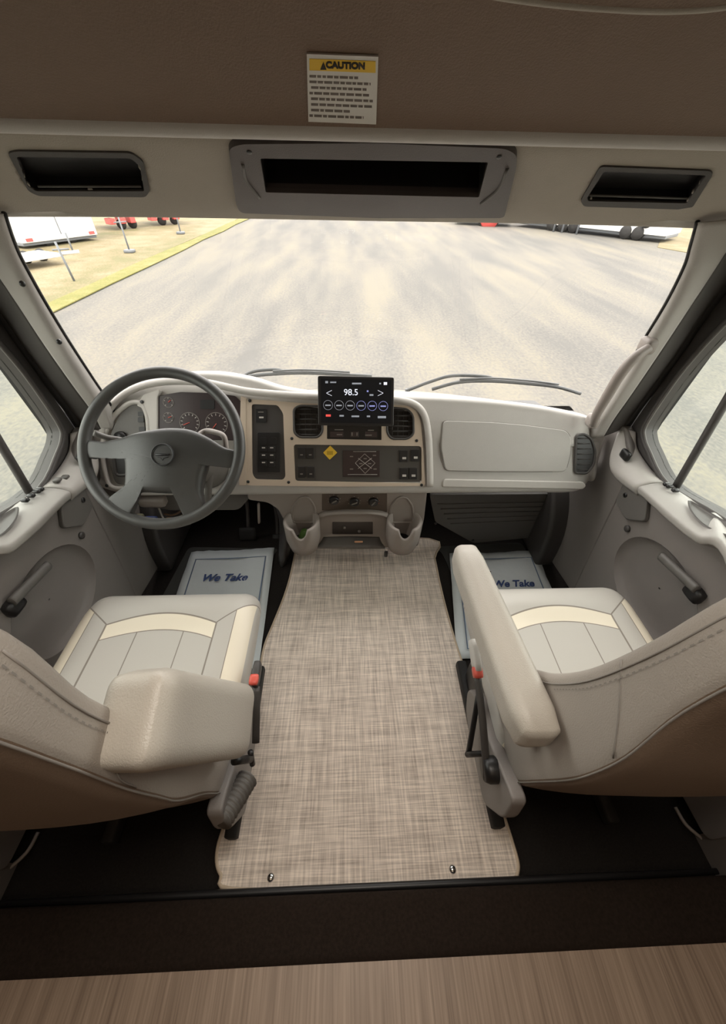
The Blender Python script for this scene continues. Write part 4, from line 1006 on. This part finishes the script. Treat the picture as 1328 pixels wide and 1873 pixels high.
for s in (1, -1):
    o = tube('trim_sill_' + ('right' if s > 0 else 'left'), [side(R(70, 1522, z=.02), -s) if s > 0 else R(70, 1522, z=.02), side(R(48, 1560, z=.02), -s) if s > 0 else R(48, 1560, z=.02), side(R(0, 1602, z=.02), -s) if s > 0 else R(0, 1602, z=.02)], .005, PLT, None, 5)
    struct(o, 'thin pale sill strip on the dark floor by the %s door' % ('right' if s > 0 else 'left'), 'strip')

# ------------------------------------------------------------------ seats
def seat(cx, s, lab, parked, adj):
    """s = +1 right seat, -1 left seat; inner side faces the centre aisle"""
    t = thing('captain_seat', lab, 'seat', (cx, .45, 0.0))
    inn = -s
    def cf_(p):
        x_, y_, z_ = p
        if z_ > 0:
            hollow = max(0, 1 - (x_ / .17) ** 2); z_ += -.014 * hollow * (1 if y_ < .08 else max(0, 1 - (y_ - .08) / .06)) + .008
            z_ -= .03 * max(0, (y_ - .12) / .1) ** 2
        fr = max(0, (y_ - .05) / .17); x_ *= 1 - .03 * fr * fr
        return Vector((x_, y_ , z_))
    rbox('seat_cushion', (cx, .475, .455), (.495, .46, .115), .05, SEATM, t, 44, cf_, origin=(cx, .485, .455))
    rbox('seat_pan', (cx, .44, .385), (.45, .42, .06), .02, DK, t, 6)
    # backrest: sections up the spine
    prof = [(.40, .33, .225, .200), (.43, .355, .195, .232), (.50, .365, .175, .244), (.60, .358, .155, .247), (.72, .328, .132, .249), (.80, .285, .122, .249), (.90, .237, .112, .248), (1.03, .196, .105, .245), (1.16, .178, .095, .238), (1.25, .155, .070, .215), (1.30, .13, .06, .17)]
    prof = [(z_, yf + adj(z_)[0], yb + adj(z_)[1], hw) for z_, yf, yb, hw in prof]
    rows = []
    for z_, yf, yb, hw in prof:
        d_ = yf - yb; w = hw; row = []
        pts = [(-w * .55, yf - .055), (-w * .80, yf - .035), (-w * .93, yf - .004), (-w * .99, yf - .008), (-w, yf - .03), (-w, yb + d_ * .35), (-w * .985, yb + .016), (-w * .90, yb + .002), (-w * .5, yb - .012), (0, yb - .016), (w * .5, yb - .012), (w * .90, yb + .002), (w * .985, yb + .016), (w, yb + d_ * .35), (w, yf - .03), (w * .99, yf - .008), (w * .93, yf - .004), (w * .80, yf - .035), (w * .55, yf - .055), (0, yf - .058)]
        row = [Vector((cx + a_, b_, z_)) for a_, b_ in pts]
        rows.append(row)
    def shrink(r, f, dz):
        c = sum(r, Vector()) / len(r); return [c + (p - c) * f + Vector((0, 0, dz)) for p in r]
    rows = [shrink(rows[0], .05, -.012), shrink(rows[0], .7, -.010)] + rows + [shrink(rows[-1], .75, .02), shrink(rows[-1], .05, .03)]
    rr = [cr(r, 3, True) for r in rows]; cc = [cr(c, 4) for c in zip(*rr)]
    bk = grid('backrest', [list(r) for r in zip(*cc)], LEA_SHADE, t, True)
    bk.data.materials.append(BACK_SHADE)  # second slot: painted shade for the rear faces
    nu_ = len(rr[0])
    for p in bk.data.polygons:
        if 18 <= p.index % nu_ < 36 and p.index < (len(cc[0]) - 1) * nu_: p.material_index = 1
    # seam piping down the inner side: front edge, rear edge, cross seam
    xi = lambda z_, k=1.0: cx + inn * k
    fe = [Vector((cx + inn * (hw + .0012), yf - .020, z_)) for z_, yf, yb, hw in prof[2:9]]
    re_ = [Vector((cx + inn * (hw * .993 + .001), yb + .012, z_)) for z_, yf, yb, hw in prof[1:10]]
    tube('seam_piping', fe, .0012, LEAD, bk, 5, False, 6); tube('seam_piping', re_, .0014, LEAD, bk, 5, False, 6)
    zc = .93
    tube('seam_piping', [Vector((cx + inn * .2460, .200 + adj(.98)[0], .985)), Vector((cx + inn * .2480, .165 + adj(.9)[0], .935)), Vector((cx + inn * .2480, .130 + adj(.9)[1], .875))], .0012, LEAD, bk, 5, False, 6)
    # row of stitches beside the front seam
    vs = []; fs = []
    pts = cr([p + Vector((0, -.009, 0)) for p in fe[3:]], 22)
    for i in range(0, len(pts) - 1, 2):
        a_ = pts[i]; b_ = pts[i + 1]; k = len(vs); o_ = Vector((inn * .0012, 0, 0)); w_ = Vector((0, .0009, 0))
        vs += [a_ - w_ + o_, a_ + w_ + o_, b_ + w_ + o_, b_ - w_ + o_]; fs.append((k, k + 1, k + 2, k + 3))
    mk('stitching', vs, fs, LEAD, bk)
    # side cover and pedestal
    xs2 = cx + inn * (.255 if s > 0 else .243)
    P = Plane((xs2, 0, 0), (0, 1, 0), (0, 0, 1))
    plate('side_cover', P, roundpoly([(.14, .40), (.19, .27), (.40, .29), (.44, .36), (.40, .42), (.30, .43), (.20, .48), (.155, .50)], .03), DOORM, -.02, .012, (), t, .006)
    rbox('pedestal', (cx, .44, .19), (.36, .36, .36), .03, BLK, t, 5)
    rbox('slide_rail', (cx + inn * .17, .42, .03), (.04, .50, .05), .01, RUB, t, 4); rbox('slide_rail', (cx - inn * .17, .42, .03), (.04, .50, .05), .01, RUB, t, 4)
    # armrest
    if not parked:
        x0 = R(930, 1200, z=.775).x
        def af(p):
            x_, y_, z_ = p
            return Vector((x_ * (1 - .10 * (y_ / .2)) - .012 * (y_ / .2), y_, z_))
        rbox('armrest', (.296, .405, .745), (.074, .43, .085), .026, LEA, t, 14, af, rot=Matrix.Rotation(math.radians(-2), 3, 'X'))
        lathe('armrest_hinge', (.345, .245, .66), [(.03, 0), (.03, .03), (.001, .032)], DK, (-1, 0, 0), 20, t)
        rbox('armrest_bracket', (.334, .25, .68), (.016, .05, .10), .008, DK, t, 5)
    else:
        rot = Matrix.Rotation(math.radians(14), 3, 'X')
        def af(p):
            x_, y_, z_ = p
            k = z_ / .2
            return Vector((x_ * (1 + .05 * k) - .010 * k, y_ * (1 - .10 * k) , z_ + (.35 * x_ if z_ > .12 else 0)))
        rbox('armrest', (-.243, .222, .810), (.088, .118, .39), .026, LEA, t, 16, af, rot=Matrix.Rotation(math.radians(18), 3, 'X'))
        lathe('armrest_hinge', (-.262, .27, .62), [(.03, 0), (.03, .03), (.001, .032)], DK, (1, 0, 0), 20, t)
    # buckle and belt stalk on the inner side
    xb = cx + inn * .285
    if s > 0:
        tube('belt_stalk', [(xb - .002, .21, .42), (xb - .006, .30, .50), (xb - .008, .40, .56)], .009, DK, t, 4, flat=.5)
        rbox('buckle', (xb - .008, .43, .575), (.020, .075, .035), .007, MARK, t, 5, rot=Matrix.Rotation(.4, 3, 'X'))
        rbox('buckle_release', (xb - .008, .395, .560), (.022, .028, .028), .006, REDP, t, 4, rot=Matrix.Rotation(.4, 3, 'X'))
    else:
        tube('belt_stalk', [(xb, .30, .42), (xb, .36, .47), (xb - .002, .40, .50)], .009, DK, t, 4, flat=.5)
        rbox('buckle', (xb - .004, .425, .515), (.020, .06, .03), .007, DK, t, 5)
        rbox('buckle_release', (xb - .004, .405, .528), (.022, .026, .014), .005, REDP, t, 4)
    # levers, belt reel near the aisle floor
    if s > 0:
        a_, b_ = R(872, 1290, x=.32), R(857, 1378, x=.30)
        tube('adjuster_lever', [R(876, 1268, x=.33), a_, b_], .007, BLK, t, 5)
        tube('lever_link', [R(878, 1290, x=.33), R(890, 1378, x=.32)], .004, STEEL, t, 3)
        tube('crossbar', [R(854, 1380, x=.295), R(893, 1378, x=.33)], .007, BLK, t, 3)
        lathe('belt_reel', R(884, 1408, x=.30), [(.001, 0), (.024, 0), (.028, .01), (.028, .03), (.024, .04), (.001, .04)], BLK, (1, 0, 0), 20, t)
    else:
        tube('adjuster_lever', [R(428, 1392, x=-.24), R(458, 1388, x=-.22)], .008, BLK, t, 3)
        tube('lever_link', [R(458, 1375, x=-.22), R(462, 1398, x=-.22)], .006, BLK, t, 3)
        p0, p1 = R(452, 1425, x=-.24), R(405, 1500, x=-.27)
        n = 9
        tube('bellows', [p0.lerp(p1, k / (2 * n)) for k in range(2 * n + 1)], lambda q_: .022 + .003 * math.cos(q_ * 2 * math.pi * n), DK2, t, 2, False, 14)
    return t
seat(-.517, -1, 'driver captain seat with armrest folded up, behind the steering wheel', True, lambda z: ((0 if z < .75 else -.040 if z < .95 else -.022 if z < 1.1 else -.002), (-.008 if z > .6 else 0)))
seat(.595, 1, 'passenger captain seat with armrest lowered, in front of the glove box', False, lambda z: (max(0, min(.024, (z - .8) * .10)), max(0, min(.024, (z - .85) * .12))))

# ------------------------------------------------------------------ mats on the floor
FP = Plane((0, 0, 0), (1, 0, 0), (0, 1, 0))
mt = thing('woven_floor_mat', 'long beige woven runner mat between the two seats', 'floor mat', (CX, .6, .001))
ml = [(404, 1600), (396, 1575), (400, 1540), (418, 1490), (440, 1440), (455, 1390), (462, 1340), (464, 1290), (474, 1230), (484, 1180), (500, 1140), (520, 1090), (532, 1050), (540, 1010), (545, 985), (785, 985), (795, 1020), (803, 1060), (815, 1110), (832, 1170), (850, 1225), (862, 1270), (870, 1300), (888, 1380), (905, 1440), (925, 1500), (945, 1565), (948, 1590), (940, 1608), (915, 1613), (660, 1622), (425, 1626)]
mo = [(p.x, p.y) for p in cr([Vector((*FP.px(u, v, .010), 0)) for u, v in ml], 4, True)]
plate('mat_fabric', FP, mo, MATM, .001, .009, (), mt)
tube('binding', [Vector((x_, y_, .006)) for x_, y_ in mo], .0055, BIND, mt, 1, True, 8)
for (u, v) in ((495, 1605), (828, 1590)):
    p = R(u, v, z=.009); sn = lathe('snap_button', p, [(.010, 0), (.009, .003), (.004, .005), (.001, .0055)], CHR, (0, 0, 1), 18, mt)
def paper(corners, lab, tx):
    pts = [R(u, v, z=.008) for u, v in corners]
    rows = []; n = 14
    rnd = [[random.uniform(-.0025, .0025) for _ in range(n + 1)] for _ in range(n + 1)]
    for j in range(n + 1):
        row = []
        for i in range(n + 1):
            a_ = i / n; b_ = j / n
            p = (pts[0] * (1 - a_) + pts[1] * a_) * (1 - b_) + (pts[3] * (1 - a_) + pts[2] * a_) * b_
            row.append(p + Vector((0, 0, rnd[j][i] + .004 * math.sin(a_ * 9 + b_ * 4))))
        rows.append(row)
    t = thing('paper_floor_mat', lab, 'paper mat', sum(pts, Vector()) / 4)
    grid('paper_sheet', rows, PAPER, t, False, True, .002)
    def at(a_, b_, h): return (pts[0] * (1 - a_) + pts[1] * a_) * (1 - b_) + (pts[3] * (1 - a_) + pts[2] * a_) * b_ + Vector((0, 0, h))
    tube('printed_border', [at(.09, .08, .0065), at(.5, .085, .0065), at(.91, .08, .0065), at(.91, .5, .0065), at(.91, .93, .0065), at(.5, .93, .0065), at(.09, .93, .0065), at(.09, .5, .0065)], .003, PUR, t, 1, True, 4, flat=.4)
    a0, b0 = FP.px(*tx[:2], .014)
    text('printed_text', 'We Take', FP, a0, b0, .015, tx[2], BLUE, t, shear=.3, offs=.0015)
paper([(350, 1010), (502, 1003), (468, 1260), (265, 1262)], 'white paper floor mat lettered We Take ahead of the driver seat', (410, 1057, .056))
paper([(822, 1013), (980, 1008), (1062, 1200), (836, 1205)], 'white paper floor mat ahead of the passenger seat', (938, 1068, .052))
for s in (1, -1):
    pts = [(.48, .66), (.50, .75), (.52, .9), (.47, 1.25), (.44, 1.30), (.90, 1.32), (.93, 1.0), (.93, .66)]
    P_ = [(p[0] if s > 0 else 2 * CX - p[0], p[1]) for p in pts]
    o = plate('floor_mat', FP, roundpoly(P_, .03), GFL, .0005, .004, (), None); tag(o, 'dark rubber floor mat under the %s paper mat' % ('passenger side' if s > 0 else 'driver side'), 'floor mat')
